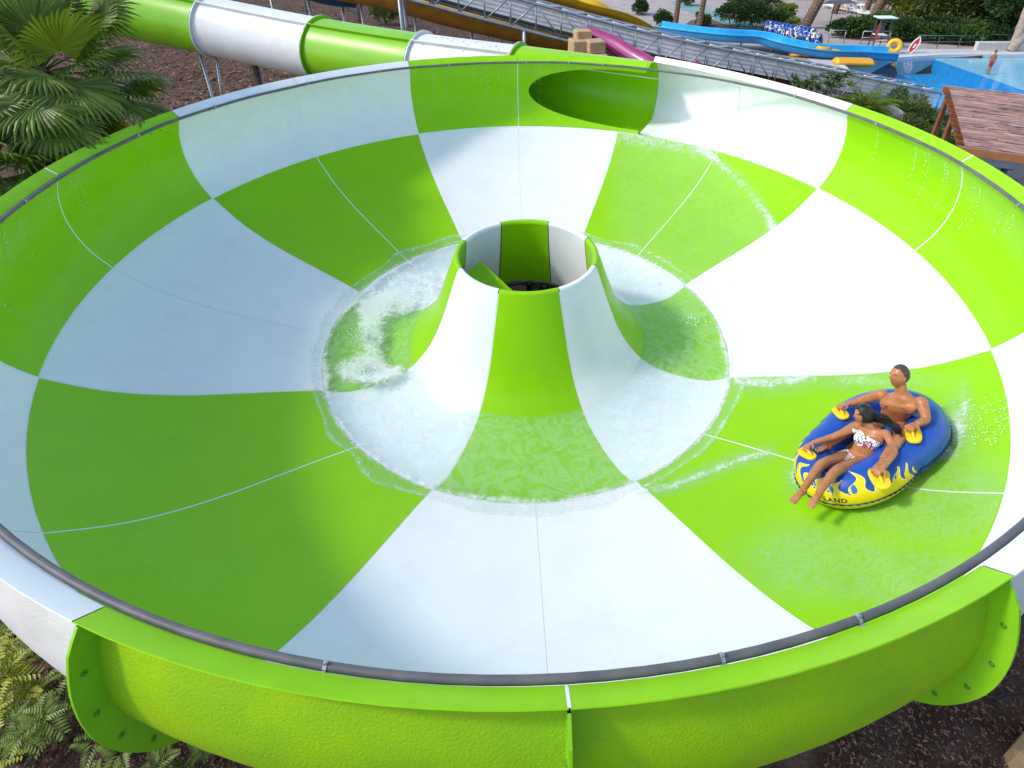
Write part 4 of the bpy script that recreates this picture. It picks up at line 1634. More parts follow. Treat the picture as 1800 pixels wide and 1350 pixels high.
# ------------------------------------------------------------------ foliage helpers
M_LEAF = mat('leaf_mid', (.055, .115, .018), .5, spec=.35, trans=.22, island=.5)
M_LEAF2 = mat('leaf_dark', (.030, .070, .014), .5, spec=.35, trans=.18, island=.5)
M_LEAF3 = mat('leaf_yellow', (.16, .19, .022), .5, spec=.35, trans=.25, island=.45)
M_LEAFO = mat('leaf_olive', (.10, .125, .028), .5, spec=.3, trans=.22, island=.5)
M_PALM = mat('fan_palm_leaf', (.115, .18, .020), .45, spec=.3, trans=.25, island=.55)
M_BARK = mat('bark', (.17, .12, .085), .9, bump=(14, .8, .05), var=(6, (.10, .07, .05), .4, .6))
M_BARKP = mat('palm_bark', (.21, .135, .085), .9, bump=(10, 1, .06), var=(9, (.11, .065, .04), .4, .6))
def leaf(mb, p, d, up, L, w):
    d = d.normalized()
    s = d.cross(up)
    if s.length < 1e-4:
        s = d.orthogonal()
    s.normalize()
    u = s.cross(d)
    mb.add([p, p + d * L * .45 + s * w * .5 + u * L * .06, p + d * L, p + d * L * .45 - s * w * .5 + u * L * .06], [(0, 1, 2), (0, 2, 3)])
def rvec(rn):
    while True:
        v = Vector((rn.uniform(-1, 1), rn.uniform(-1, 1), rn.uniform(-1, 1)))
        if .05 < v.length < 1:
            return v.normalized()
def leaf_mass(c, rad, n, L, w, rn, lumps=7, low=-.5):
    mb = MB()
    cs = [(Vector((0, 0, 0)), .72)] + [(Vector((rn.uniform(-.6, .6), rn.uniform(-.6, .6), rn.uniform(low, .65))), rn.uniform(.28, .5)) for _ in range(lumps)]
    wts = [q[1] ** 2 for q in cs]
    tot = sum(wts)
    for _ in range(n):
        t = rn.uniform(0, tot)
        for (o, k), wt in zip(cs, wts):
            t -= wt
            if t <= 0:
                break
        d = rvec(rn)
        if d.z < -.5:
            d.z *= -.6
        p = o + d * k * rn.uniform(.72, 1.08)
        P = Vector((c.x + p.x * rad[0], c.y + p.y * rad[1], c.z + p.z * rad[2]))
        dd = (d + rvec(rn) * .9 + Vector((0, 0, .15)))
        leaf(mb, P, dd, rvec(rn), L * rn.uniform(.6, 1.3), w * rn.uniform(.7, 1.2))
    return mb
def shrub(base, rad, n, L, w, m, label, group=None, name='shrub', seed=0, cat='shrub'):
    rn = random.Random(seed + 77)
    t = thing(name, label, cat, base, group=group)
    c = base + Vector((0, 0, rad[2] * .85))
    part('foliage', leaf_mass(c, rad, n, L, w, rn), m, t)
    st = MB()
    for q in range(6):
        a = rn.uniform(0, 2 * pi)
        st.tube([base - Vector((0, 0, .1)), base + Vector((cos(a) * rad[0] * .2, sin(a) * rad[1] * .2, rad[2] * .5)), base + Vector((cos(a) * rad[0] * .5, sin(a) * rad[1] * .5, rad[2] * 1.1))], [.03, .022, .01], 5)
    part('stem', st, M_BARK, t)
    return t
def tree(base, h, rad, n, L, w, m, label, lean=(0, 0), group=None, seed=0, tr=.22, forks=2):
    rn = random.Random(seed + 31)
    t = thing('broadleaf_tree', label, 'tree', base, group=group)
    top = base + Vector((lean[0] * h, lean[1] * h, h))
    tm = MB()
    tm.tube([base - Vector((0, 0, .2)), base.lerp(top, .15), base.lerp(top, .5), top], [tr * 1.3, tr, tr * .8, tr * .45], 9)
    for q in range(5):
        a = rn.uniform(0, 2 * pi)
        s0 = base.lerp(top, rn.uniform(.35, .8))
        tm.tube([s0, s0 + Vector((cos(a) * rad[0] * .35, sin(a) * rad[1] * .35, rad[2] * .5)), s0 + Vector((cos(a) * rad[0] * .7, sin(a) * rad[1] * .7, rad[2] * .8))], [tr * .4, tr * .25, tr * .08], 6)
    part('trunk', tm, M_BARK, t, True)
    part('crown', leaf_mass(top + Vector((0, 0, rad[2] * .45)), rad, n, L, w, rn, 12, -.8), m, t)
    return t

# ------------------------------------------------------------------ fan palm at the left
def fan_leaf(n=30, R=.62, fold=.32, droop=.25, rn=random):
    mb = MB()                                   # in local frame: +x away from the stalk, z up
    for i in range(n):
        a = lerp(-2.25, 2.25, i / (n - 1))
        L = R * (1 - .16 * abs(a / 2.25) ** 2) * rn.uniform(.94, 1.06)
        d = Vector((cos(a), sin(a), .10 * cos(a)))
        s = Vector((-sin(a), cos(a), 0))
        hw = L * .5 * (4.5 / n) * .62
        split = rn.uniform(.52, .66)
        tipd = droop * rn.uniform(.5, 1.5)
        P0 = Vector((0, 0, 0))
        for sg in (-1, 1):
            m1 = d * (L * split) + s * (hw * sg * split * 1.9) + Vector((0, 0, -fold * hw))
            c1 = d * (L * split) + Vector((0, 0, fold * hw))
            c2 = d * (L * .82) + Vector((0, 0, fold * hw * .5 - tipd * L * .12))
            m2 = d * (L * .82) + s * (hw * sg * .85) + Vector((0, 0, -fold * hw * .6 - tipd * L * .12))
            tip = d * L + Vector((0, 0, -tipd * L * .45))
            mb.add([P0, m1, c1, m2, c2, tip], [(0, 1, 2), (2, 1, 3, 4), (4, 3, 5)] if sg > 0 else [(0, 2, 1), (1, 2, 4, 3), (3, 4, 5)])
    return mb
def fan_palm(base, crown, fronds, label, seed, R=.62, tr=.14):
    rn = random.Random(seed)
    t = thing('fan_palm', label, 'palm', base)
    part('trunk', MB().tube([base - Vector((0, 0, .2)), base.lerp(crown, .5), crown], [tr * 1.3, tr, tr * .9], 10), M_BARKP, t, True)
    protos = [mesh_of('frond', fan_leaf(42, R, .34, rn.uniform(.15, .8), rn), M_PALM) for _ in range(4)]
    for q, (target, d) in enumerate(fronds):
        d = Vector(d).normalized()
        stalk = MB()
        b = crown + Vector((0, 0, -.1))
        mid = b.lerp(target, .55) + Vector((0, 0, .12))
        stalk.tube([b, mid, target], [.02, .014, .010], 5)
        so = part('stalk', stalk, M_LEAFO, t, True)
        x = (d + (target - mid).normalized() * .4).normalized()
        y = Vector((0, 0, 1)).cross(x)
        if y.length < .2:
            y = Vector((0, 1, 0))
        y.normalize()
        z = x.cross(y)
        ro = rn.uniform(-.4, .4)
        M = Matrix((x, y, z)).transposed().to_4x4() @ Matrix.Rotation(ro, 4, 'X')
        f = link('frond', protos[q % 4], t)
        f.matrix_basis = wmat(t).inverted() @ Matrix.Translation(target) @ M @ Matrix.Scale(rn.uniform(.9, 1.15), 4)
    return t
def atD(x, y, dist):
    return CAM + ray(x, y) * dist
cr1 = atD(60, 118, 11.0)
fr = []
for (x, y, D, dv) in [(105, 88, 10.8, (.35, -.3, .9)), (60, 60, 11.2, (-.2, 0, 1)), (20, 30, 11.4, (-.6, 0, .8)), (150, 60, 11.3, (.7, .2, .7)), (122, 148, 10.3, (.25, -.75, -.45)), (205, 125, 11.2, (.9, .1, -.15)), (215, 180, 10.9, (.8, -.2, -.55)), (95, 212, 10.0, (.3, -.7, -.6)), (40, 165, 10.2, (-.5, -.7, -.4)), (25, 110, 10.8, (-.8, -.3, .2)), (170, 105, 11.6, (.8, .4, .2)), (55, 235, 10.2, (-.1, -.7, -.7)), (150, 195, 11.0, (.5, -.2, -.6)), (10, 200, 10.4, (-.8, -.4, -.4)), (80, 20, 11.6, (.1, .3, 1)), (180, 20, 11.7, (.6, .1, .8)), (140, 110, 10.9, (.6, -.4, .3)), (75, 130, 10.5, (-.2, -.8, .1)), (195, 150, 11.4, (.9, .0, -.3)), (120, 190, 11.0, (.4, -.4, -.8)), (232, 178, 11.8, (.8, .2, -.4)), (30, 70, 11.0, (-.5, -.3, .7)), (130, 30, 11.5, (.4, .1, 1)), (60, 180, 10.0, (0, -.8, -.3)), (225, 150, 11.5, (.9, .2, 0))]:
    fr.append((atD(x, y, D), dv))
fan_palm(Vector((cr1.x - .2, cr1.y + .1, gz(cr1.x, cr1.y))), cr1, fr, 'fan palm with big splayed green fronds rising beside the left rim', 4, .68)
cr2 = atD(-30, 300, 10.6)
fr2 = [(atD(30, 285, 10.2), (.8, -.2, .3)), (atD(60, 300, 10.4), (.8, .1, -.1)), (atD(10, 250, 10.4), (.3, .2, .9)), (atD(25, 330, 9.9), (.6, -.5, -.4)), (atD(-10, 280, 10.0), (-.2, -.6, .5)), (atD(70, 262, 10.9), (.9, .2, .3)), (atD(5, 345, 9.8), (.2, -.6, -.6))]
fan_palm(Vector((cr2.x, cr2.y, gz(cr2.x, cr2.y))), cr2, fr2, 'low dark fan palm at the left edge below the taller palm', 9, .6)

# ------------------------------------------------------------------ mulch
rnd = random.Random(21)
cm = MB()
for q in range(19000):
    if q < 15000:
        x, y = rnd.uniform(90, 960), rnd.uniform(10, 260)
    elif q < 17000:
        x, y = rnd.uniform(-20, 420), rnd.uniform(1080, 1360)
    else:
        x, y = rnd.uniform(1450, 1810), rnd.uniform(1040, 1360)
    P = ground(x, y)
    if (P - CAM).length > 60:
        continue
    L = rnd.uniform(.03, .11) * (1.15 if q < 15000 else .24)
    d = rvec(rnd)
    d.z *= .35
    n_ = (Vector((0, 0, 1)) + rvec(rnd) * .5).normalized()
    d = (d - n_ * d.dot(n_)).normalized()
    s = d.cross(n_)
    w_ = L * rnd.uniform(.25, .55)
    b = P + Vector((0, 0, rnd.uniform(.0, .05)))
    cm.add([b - d * L - s * w_, b + d * L - s * w_ * .7, b + d * L + s * w_, b - d * L + s * w_ * .8, b + n_ * .02], [(0, 1, 4), (1, 2, 4), (2, 3, 4), (3, 0, 4)])
mo = link('mulch_chips', mesh_of('mulch_chips', cm, M_CHIP))
mo['kind'] = 'stuff'
mo['label'] = 'brown bark mulch scattered over the soil around the slides'
mo['category'] = 'mulch'
# ------------------------------------------------------------------ plaza, pool and paths (lower ground at the back right)
PZ = -5.2
def far(x, y, z=PZ):
    return at(x, y, z)
M_PAVE = mat('paving', (.40, .34, .31), .85, var=(1.2, (.32, .27, .25), .4, .62, 8), bump=(20, .2, .01))
M_DECK = mat('pool_deck', (.52, .50, .48), .8, var=(2, (.45, .43, .42), .4, .62), bump=(30, .15, .01))
M_COPE = mat('pool_coping', (.62, .61, .59), .6, var=(3, (.55, .54, .52), .4, .6))
M_TEAL = mat('teal_path', (.18, .36, .34), .8, var=(2, (.14, .28, .27), .4, .6))
M_ASPH = mat('dark_asphalt', (.075, .075, .082), .9, bump=(60, .4, .01), var=(6, (.055, .055, .06), .4, .6))
M_BED = mat('planting_bed', (.10, .065, .045), .95, bump=(12, .8, .05), var=(3, (.15, .10, .07), .4, .6))
POOL = [Vector((21.6, 33.9)), Vector((30.2, 35.9)), Vector((40, 36.2)), Vector((41, 22)), Vector((19.0, 20.6))]
def inpoly(x, y, P):
    c = False
    for i in range(len(P)):
        a, b = P[i], P[i - 1]
        if (a.y > y) != (b.y > y) and x < (b.x - a.x) * (y - a.y) / (b.y - a.y) + a.x:
            c = not c
    return c
def offset_poly(P, d):
    c = sum(P, Vector((0, 0))) / len(P)
    out = []
    n = len(P)
    for i in range(n):
        e1 = (P[i] - P[i - 1]).normalized()
        e2 = (P[(i + 1) % n] - P[i]).normalized()
        n1, n2 = Vector((e1.y, -e1.x)), Vector((e2.y, -e2.x))
        if n1.dot(P[i] - c) < 0:
            n1 = -n1
        if n2.dot(P[i] - c) < 0:
            n2 = -n2
        b = (n1 + n2).normalized()
        out.append(P[i] + b * (d / max(.4, b.dot(n1))))
    return out
PB = offset_poly(POOL, .5)
mb = MB()
st = .5
nx0, nx1, ny0, ny1 = int(6 / st), int(62 / st), int(17 / st), int(80 / st)
ok = {}
for i in range(nx0, nx1):
    for j in range(ny0, ny1):
        x, y = (i + .5) * st, (j + .5) * st
        if .8 * x + .6 * y < 27.5 or inpoly(x, y, PB):
            continue
        ids = []
        for a, b in ((i, j), (i + 1, j), (i + 1, j + 1), (i, j + 1)):
            if (a, b) not in ok:
                ok[(a, b)] = len(mb.v)
                mb.v.append(Vector((a * st, b * st, PZ + .012)))
            ids.append(ok[(a, b)])
        mb.f.append(tuple(ids))
struct('paving', mb, M_PAVE)
def ring_strip(P, d0, d1, z0, z1):
    A, B = offset_poly(P, d0), offset_poly(P, d1)
    m_ = MB()
    n = len(P)
    for i in range(n):
        j = (i + 1) % n
        m_.add([(A[i].x, A[i].y, z0), (A[j].x, A[j].y, z0), (B[j].x, B[j].y, z1), (B[i].x, B[i].y, z1)], [(0, 1, 2, 3)])
    return m_
struct('pool_deck', ring_strip(POOL, .4, 2.0, PZ + .03, PZ + .03), M_DECK)
cp = ring_strip(POOL, 0, .41, PZ + .06, PZ + .06)
q_ = ring_strip(POOL, 0, 0.0001, PZ - 1.6, PZ + .06)
cp.add(q_.v, q_.f)
q_ = ring_strip(POOL, .41, .4101, PZ - .2, PZ + .06)
cp.add(q_.v, q_.f)
struct('pool_coping', cp, M_COPE)
D0, D1 = Vector((29.3, 35.7)), Vector((30.4, 21.3))
M_PBLUE = mat('pool_blue_floor', (.02, .30, .62), .6, var=(3, (.03, .36, .68), .4, .6))
M_PPALE = mat('pool_pale_floor', (.38, .62, .72), .6, var=(2, (.42, .66, .74), .4, .6))
mb = MB().add([(POOL[0].x, POOL[0].y, PZ - 1.2), (D0.x, D0.y, PZ - 1.2), (D1.x, D1.y, PZ - 1.2), (POOL[4].x, POOL[4].y, PZ - 1.2)], [(0, 1, 2, 3)])
mb.add([(D0.x, D0.y, PZ - 1.2), (D1.x, D1.y, PZ - 1.2), (D1.x, D1.y, PZ - .22), (D0.x, D0.y, PZ - .22)], [(0, 1, 2, 3)])
struct('pool_floor', mb, M_PBLUE)
mb = MB().add([(D0.x, D0.y, PZ - .22), (POOL[1].x, POOL[1].y, PZ - .22), (POOL[2].x, POOL[2].y, PZ - .22), (POOL[3].x, POOL[3].y, PZ - .22), (D1.x, D1.y, PZ - .22)], [(0, 1, 2, 3, 4)])
struct('pool_floor', mb, M_PPALE)
M_PW = water_mat('pool_water', (.80, .94, .99), 3, 1.3, .35)
mb = MB().add([(p.x, p.y, PZ - .12) for p in POOL], [(4, 3, 2, 1, 0)])
pw = struct('pool_water', mb, M_PW)
wet_attr(pw, [(1, 0)] * 5)
# teal footpath and planting bed on the plaza
def sheet(name, pts, m_, z):
    mb = MB().add([(*far(x, y).xy, z) for x, y in pts], [tuple(range(len(pts)))])
    return struct(name, mb, m_)
sheet('planting_bed', [(1195, 50), (1215, 36), (1260, 27), (1310, 30), (1350, 42), (1345, 62), (1290, 64), (1230, 62)], M_BED, PZ + .022)
sheet('planting_bed', [(1455, 66), (1480, 50), (1620, 42), (1760, 55), (1850, 60), (1850, 84), (1720, 80), (1620, 76), (1520, 72)], M_BED, PZ + .022)
tp_ = [(1190, 2), (1212, 14), (1240, 22), (1262, 31), (1290, 41), (1330, 49), (1345, 50)]
tw = MB()
for x, y in tp_:
    p = far(x, y)
    tw.v += [Vector((p.x - .9, p.y - 1.2, PZ + .034)), Vector((p.x + .9, p.y + 1.4, PZ + .034))]
tw.f = [(2 * i, 2 * i + 1, 2 * i + 3, 2 * i + 2) for i in range(len(tp_) - 1)]
struct('footpath', tw, M_TEAL)
# dark yard at the right edge below the pergola
yard = MB()
yg = []
for i in range(25):
    for j in range(25):
        x, y = 11.2 + i * .55, 5 + j * .55
        yard.v.append(Vector((x, y, gz(x, y) + .02)))
yard.f = [(i * 25 + j, (i + 1) * 25 + j, (i + 1) * 25 + j + 1, i * 25 + j + 1) for i in range(24) for j in range(24)]
struct('yard', yard, M_ASPH, True)

# ------------------------------------------------------------------ conveyor lift in a steel truss
M_TRUSS = mat('truss_steel', (.36, .39, .41), .4, metal=.5, var=(3, (.28, .30, .32), .4, .6))
M_PANELW = mat('conveyor_side_panel', (.80, .78, .75), .55, var=(2, (.72, .70, .68), .4, .6))
M_BELT = mat('conveyor_belt', (.05, .06, .065), .7)
Btop = far(1655, 164, -4.35)
CVP = spline([atY(560, -100, 22.0), atY(760, -42, 22.0), atY(927, 3, 22.0), atY(1060, 38, 22.0), atY(1200, 72, 22.0), atY(1400, 112, 22.3), Btop], 24)
CVD = [0]
for i in range(1, len(CVP)):
    CVD.append(CVD[-1] + (CVP[i] - CVP[i - 1]).length)
Atop = CVP[0]
cv = thing('raft_conveyor', 'long grey steel truss conveyor with pale side panels descending to the pool', 'conveyor', (Btop.x, Btop.y, gz(Btop.x, Btop.y)))
cdir = (Btop - Atop)
CL = CVD[-1]
cdir.normalize()
cs_ = Vector((cdir.y, -cdir.x, 0)).normalized()
if cs_.y > 0:
    cs_ = -cs_                                  # towards the camera
cu_ = Vector((0, 0, 1))
HT, DP = 1.25, 1.3
def cvp(t, h, d):                               # t along, h below the top chord, d away from the near face
    i = 0
    while i < len(CVD) - 2 and CVD[i + 1] < t:
        i += 1
    return CVP[i].lerp(CVP[i + 1], (t - CVD[i]) / (CVD[i + 1] - CVD[i])) + cu_ * (-h) - cs_ * d
for h, d in ((0, 0), (HT, 0), (0, DP), (HT, DP)):
    part('chord', MB().tube([cvp(CL * k / 40, h, d) for k in range(41)], .07 if h == 0 else .085, 6), M_TRUSS, cv, True)
NB = 26
bay = CL / NB
for i in range(NB + 1):
    t = i * bay
    part('upright', MB().tube([cvp(t, 0, 0), cvp(t, HT, 0)], .042, 5), M_TRUSS, cv, True)
    part('upright', MB().tube([cvp(t, 0, DP), cvp(t, HT, DP)], .032, 5), M_TRUSS, cv, True)
    part('cross_strut', MB().tube([cvp(t, HT, 0), cvp(t, HT, DP)], .035, 5), M_TRUSS, cv, True)
    if i < NB:
        a, b = (cvp(t, 0, 0), cvp(t + bay, HT, 0)) if i % 8 < 4 else (cvp(t, HT, 0), cvp(t + bay, 0, 0))
        part('diagonal', MB().tube([a, b], .04, 5), M_TRUSS, cv, True)
        # ribbed side panel of this bay, belt deck, sagging cover strap
        pm = MB()
        prof_ = []
        for r_ in range(9):
            hh = lerp(.12, .88, r_ / 8)
            prof_.append((hh, .30 + (.018 if r_ % 2 else 0)))
        for hh, dd in prof_:
            pm.v += [cvp(t + .02, hh, dd), cvp(t + bay - .02, hh, dd)]
        pm.f = [(2 * k, 2 * k + 1, 2 * k + 3, 2 * k + 2) for k in range(8)]
        part('side_panel', pm, M_PANELW, cv)
        part('side_panel', MB().add([cvp(t + .02, .1, DP - .25), cvp(t + bay - .02, .1, DP - .25), cvp(t + bay - .02, .95, DP - .25), cvp(t + .02, .95, DP - .25)], [(0, 1, 2, 3)]), M_PANELW, cv)
        part('top_strap', MB().tube([cvp(t + .05, -.08, .05), cvp(t + bay * .5, -.02, .30), cvp(t + bay * .95, -.10, .62)], .045, 6), M_PANELW, cv, True)
part('belt', MB().grid(lambda u, v: cvp(CL * u, .62, lerp(.32, DP - .27, v)), 30, 1), M_BELT, cv)
part('under_tray', MB().grid(lambda u, v: cvp(CL * u, HT - .16 - .08 * (v in (0, 1)), lerp(.28, DP - .2, v)), 30, 3), M_DARKSTEEL, cv)
for X in (920, 1145, 1200, 1335, 1480, 700):
    t = min((CL * k / 200 for k in range(201)), key=lambda q: abs(px(cvp(q, HT, 0))[0] - X))
    for d in (0, DP):
        p = cvp(t, HT, d)
        part('support_post', MB().tube([Vector((p.x, p.y, gz(p.x, p.y) - .2)), p], .085, 8), M_TRUSS if X != 1145 else M_DARKSTEEL, cv, True)

# ------------------------------------------------------------------ open flumes
def flume(name, P, w, h, m_in, m_out, label, n=10, th=.05, square=False, joints=0, cat='water slide'):
    Q = spline(P, n)
    t_ = thing(name, label, cat, (Q[0].x, Q[0].y, gz(Q[0].x, Q[0].y)))
    prof_ = []
    K = 12
    for k in range(K + 1):
        a = pi * k / K
        if square:
            prof_.append((-w / 2 * max(-1, min(1, 1.35 * cos(a))), h * (1 - min(1, 1.5 * sin(a)))))
        else:
            prof_.append((-w / 2 * cos(a), h * (1 - sin(a))))
    def build(off, ext):
        mb = MB()
        for i, p in enumerate(Q):
            t = (Q[min(i + 1, len(Q) - 1)] - Q[max(i - 1, 0)]).normalized()
            s = t.cross(Vector((0, 0, 1))).normalized()
            u = s.cross(t)
            for x, z in prof_:
                k = 1 + off / (w / 2)
                mb.v.append(p + s * (x * k) + u * (z - off))
        m = len(prof_)
        for i in range(len(Q) - 1):
            for k in range(m - 1):
                mb.f.append((i * m + k, i * m + k + 1, (i + 1) * m + k + 1, (i + 1) * m + k))
        return mb
    part('flume_lining', build(0, 0), m_in, t_, True)
    part('flume_shell', build(th, 0), m_out, t_, True)
    for sg in (0, -1):
        lip = MB()
        for i, p in enumerate(Q):
            t = (Q[min(i + 1, len(Q) - 1)] - Q[max(i - 1, 0)]).normalized()
            s = t.cross(Vector((0, 0, 1))).normalized()
            u = s.cross(t)
            x, z = prof_[sg]
            sgn = -1 if x < 0 else 1
            lip.v += [p + s * x + u * z, p + s * (x + sgn * .13) + u * (z + .01), p + s * (x + sgn * .13) + u * (z - .05)]
        for i in range(len(Q) - 1):
            for k in range(2):
                lip.f.append((i * 3 + k, i * 3 + k + 1, (i + 1) * 3 + k + 1, (i + 1) * 3 + k))
        part('lip', lip, m_in, t_, 40)
    # legs
    for i in range(n // 2, len(Q) - 1, max(6, n)):
        p = Q[i]
        g = gz(p.x, p.y)
        if p.z - g > .5:
            part('support_post', MB().tube([Vector((p.x, p.y, g - .2)), p - Vector((0, 0, th))], .07, 7), M_STEEL, t_, True)
    if joints:
        for i in range(joints, len(Q) - 1, joints):
            t = (Q[i + 1] - Q[i - 1]).normalized()
            s = t.cross(Vector((0, 0, 1))).normalized()
            u = s.cross(t)
            jm = MB()
            for x, z in prof_:
                k = 1 + (th + .06) / (w / 2)
                jm.v += [Q[i] + s * x * k + u * (z - th - .06), Q[i] + t * .05 + s * x * k + u * (z - th - .06)]
            m = len(prof_)
            jm.f = [(2 * k, 2 * k + 1, 2 * k + 3, 2 * k + 2) for k in range(m - 1)]
            part('joint_band', jm, m_out, t_)
    return t_
M_YIN = mat('yellow_flume_inside', (.80, .50, .012), .35, coat=.2, var=(1, (.74, .44, .012), .4, .6))
M_YOUT = mat('orange_flume_outside', (.42, .20, .02), .55, bump=(30, .2, .01), var=(1.5, (.34, .15, .018), .4, .6))
M_MAG = mat('magenta_flume', (.38, .05, .20), .4, coat=.2, var=(1.5, (.32, .04, .17), .4, .6))
M_MAGIN = mat('magenta_flume_floor', (.55, .50, .50), .5, var=(1.5, (.48, .43, .44), .4, .6))
M_BFL = mat('blue_flume', (.03, .38, .68), .35, coat=.2, var=(1.2, (.04, .44, .74), .42, .6))
M_BFO = mat('blue_flume_outside', (.02, .20, .42), .45, var=(1.2, (.018, .17, .38), .42, .6))
flume('flume_slide', [atY(840, -30, 31), atY(930, -8, 30), atY(1010, 14, 30), atY(1070, 32, 30), atY(1125, 62, 31), atY(1165, 92, 32), atY(1200, 112, 32)], 2.2, .6, M_YIN, mat('yellow_flume_outside', (.66, .38, .012), .5, var=(1.5, (.58, .32, .012), .4, .6)), 'bright yellow open flume curving down behind the conveyor truss', joints=12)
flume('flume_slide', [atY(600, 0, 25.5), atY(680, 14, 25.0), atY(780, 42, 24.5), atY(880, 66, 24.5), atY(1000, 92, 24.2), atY(1120, 118, 24), atY(1230, 128, 24), atY(1320, 142, 24), atY(1400, 158, 24)], 2.0, .95, M_YIN, M_YOUT, 'orange brown flume running low beneath the conveyor truss', joints=14)
flume('flume_slide', [atY(1020, 66, 21.4), atY(1062, 82, 20.8), atY(1098, 104, 20.0), atY(1132, 122, 19.2), atY(1172, 134, 18.8), atY(1215, 132, 18.8)], .9, .45, M_MAG, M_MAG, 'magenta flume curving down in front of the conveyor', joints=0)
flume('flume_slide', [far(1150, 52, -4.5), far(1200, 60, -4.5), far(1270, 68, -4.5), far(1335, 72, -4.55), far(1380, 84, -4.8), far(1440, 95, -5.0), far(1510, 98, -5.05), far(1568, 101, -5.08)], 1.9, .5, M_BFL, M_BFO, 'light blue wide flume ending on the pool deck beside stacked tubes', square=True)
flume('flume_slide', [atY(440, -30, 26), atY(510, -12, 26.5), atY(570, 6, 27), atY(625, 12, 27.5)], 2.2, 1.0, M_BFO, mat('deep_blue_shell', (.01, .09, .20), .5), 'dark blue flume at the top edge above the white tube segment')
# rooster of posts near the dark blue flume
for X, Y_, r in ((632, 38, .10), (613, 20, .06), (540, 30, .07), (715, 45, .07)):
    p = ground(X, Y_)
    solo('steel_post', MB().tube([p - Vector((0, 0, .2)), p + Vector((0, 0, 3.2))], r, 10), M_STEEL, {632: 'thick pale steel post left of the speckled shrub', 613: 'thin steel post beside the dark blue flume', 540: 'slim steel post behind the white tube segment', 715: 'short grey post in the mulch right of the speckled shrub'}[X], 'post', p, True)

# shallow splash basin at the end of the magenta flume
sbz = -2.55
bpts = [at(x, y, sbz) for x, y in [(1098, 101), (1150, 92), (1205, 96), (1228, 112), (1190, 121), (1140, 121)]]
bc_ = sum(bpts, Vector()) / 6
sbn = thing('splash_basin', 'shallow pale splash basin with a magenta rim behind the tunnel mouth', 'basin', (bc_.x, bc_.y, gz(bc_.x, bc_.y)))
part('basin_floor', MB().add(bpts, [(0, 1, 2, 3, 4, 5)]), M_MAGIN, sbn)
part('basin_rim', MB().tube(bpts, .11, 8, closed=True), M_MAG, sbn)
part('basin_base', MB().add([p - Vector((0, 0, .05)) for p in bpts] + [Vector((p.x, p.y, gz(p.x, p.y) - .2)) for p in bpts], [(i, (i + 1) % 6, 6 + (i + 1) % 6, 6 + i) for i in range(6)]), M_MAGIN, sbn)
# stone blocks
M_STONE = mat('sandstone', (.50, .33, .17), .85, bump=(14, .5, .03), var=(3, (.42, .27, .14), .4, .6))
b0 = atY(1045, 96, 19.5)
sb = thing('stone_steps', 'stack of tan sandstone blocks beside the magenta flume', 'stone steps', (b0.x, b0.y, gz(b0.x, b0.y)))
for dx, dy, dz, s3 in ((-.1, 0, .25, (1.1, 1.0, .55)), (.0, .15, .78, (.75, .8, .5)), (-.7, .35, .72, (.7, .8, .6)), (-.85, .1, .22, (.5, .9, .5)), (-.5, .7, 1.15, (.7, .6, .4)), (0, 0, -.6, (1.6, 1.2, 1.2))):
    part('stone_block', MB().cbox(Vector((b0.x + dx, b0.y + dy, b0.z - .45 + dz)), s3, .04, Matrix.Rotation(.25, 3, 'Z')), M_STONE, sb)

# ------------------------------------------------------------------ pergola and bench at the right
RZ = -1.0
c1, c2 = at(1667, 152, RZ), at(1697, 258, RZ)
v1 = (c2 - c1)
dirw = Vector((v1.y, -v1.x, 0)).normalized()
if dirw.x < 0:
    dirw = -dirw
dirw = (at(1800, 166, RZ) - c1).normalized()
Wd = 6.5
pg = thing('pergola', 'wooden pergola with a weathered reed roof at the right edge', 'pergola', (c2.x, c2.y, gz(c2.x, c2.y)))
M_WOOD = mat('brown_timber', (.26, .095, .035), .6, bump=(20, .3, .01), var=(4, (.19, .07, .028), .4, .6))
M_REED = mat('reed_mat', (.36, .22, .18), .9, var=(1.6, (.24, .145, .125), .35, .65, 9), island=.38)
M_RIM = mat('fascia_timber', (.36, .15, .055), .6, var=(4, (.30, .12, .045), .4, .6))
e1 = v1.normalized()
def pgp(a, b, z=0):
    return c1 + e1 * (v1.length * a) + dirw * (Wd * b) + Vector((0, 0, z))
for a in (0, 1):
    part('beam', MB().bar(pgp(a, -.02, -.10), pgp(a, 1.02, -.10), .14, .18), M_RIM, pg)
for b in (0.012, .5, .99):
    part('beam', MB().bar(pgp(-.02, b, -.30), pgp(1.02, b, -.30), .12, .16), M_WOOD, pg)
for i in range(12):
    a = (i + .5) / 12
    part('rafter', MB().bar(pgp(a, -.014, -.16), pgp(a, 1, -.16), .06, .10), M_WOOD, pg)
for a, b in ((.02, .012), (.40, .012), (.985, .012), (.02, .9), (.985, .9)):
    p = pgp(a, b, -.35)
    g = gz(p.x, p.y)
    part('post', MB().bar(Vector((p.x, p.y, g - .2)), p, .13), M_WOOD, pg)
rm = MB()
rnd = random.Random(2)
n_rows = 220
for i in range(n_rows):
    a = (i + .5) / n_rows
    seg = 0.0
    while seg < 1:
        L = rnd.uniform(.05, .18)
        b0_, b1_ = seg, min(1, seg + L)
        z0, z1 = rnd.uniform(0, .05), rnd.uniform(0, .05)
        P0, P1 = pgp(a, b0_, -.02 + z0), pgp(a, b1_, -.02 + z1)
        wv = e1 * (v1.length / n_rows * .62)
        rm.add([P0 - wv, P1 - wv, P1 + Vector((0, 0, .014)), P0 + Vector((0, 0, .014)), P1 + wv, P0 + wv], [(0, 1, 2, 3), (3, 2, 4, 5)])
        seg += L
part('reed_roof', rm, M_REED, pg, kind='stuff')
bp_ = ground(1728, 290, .45)
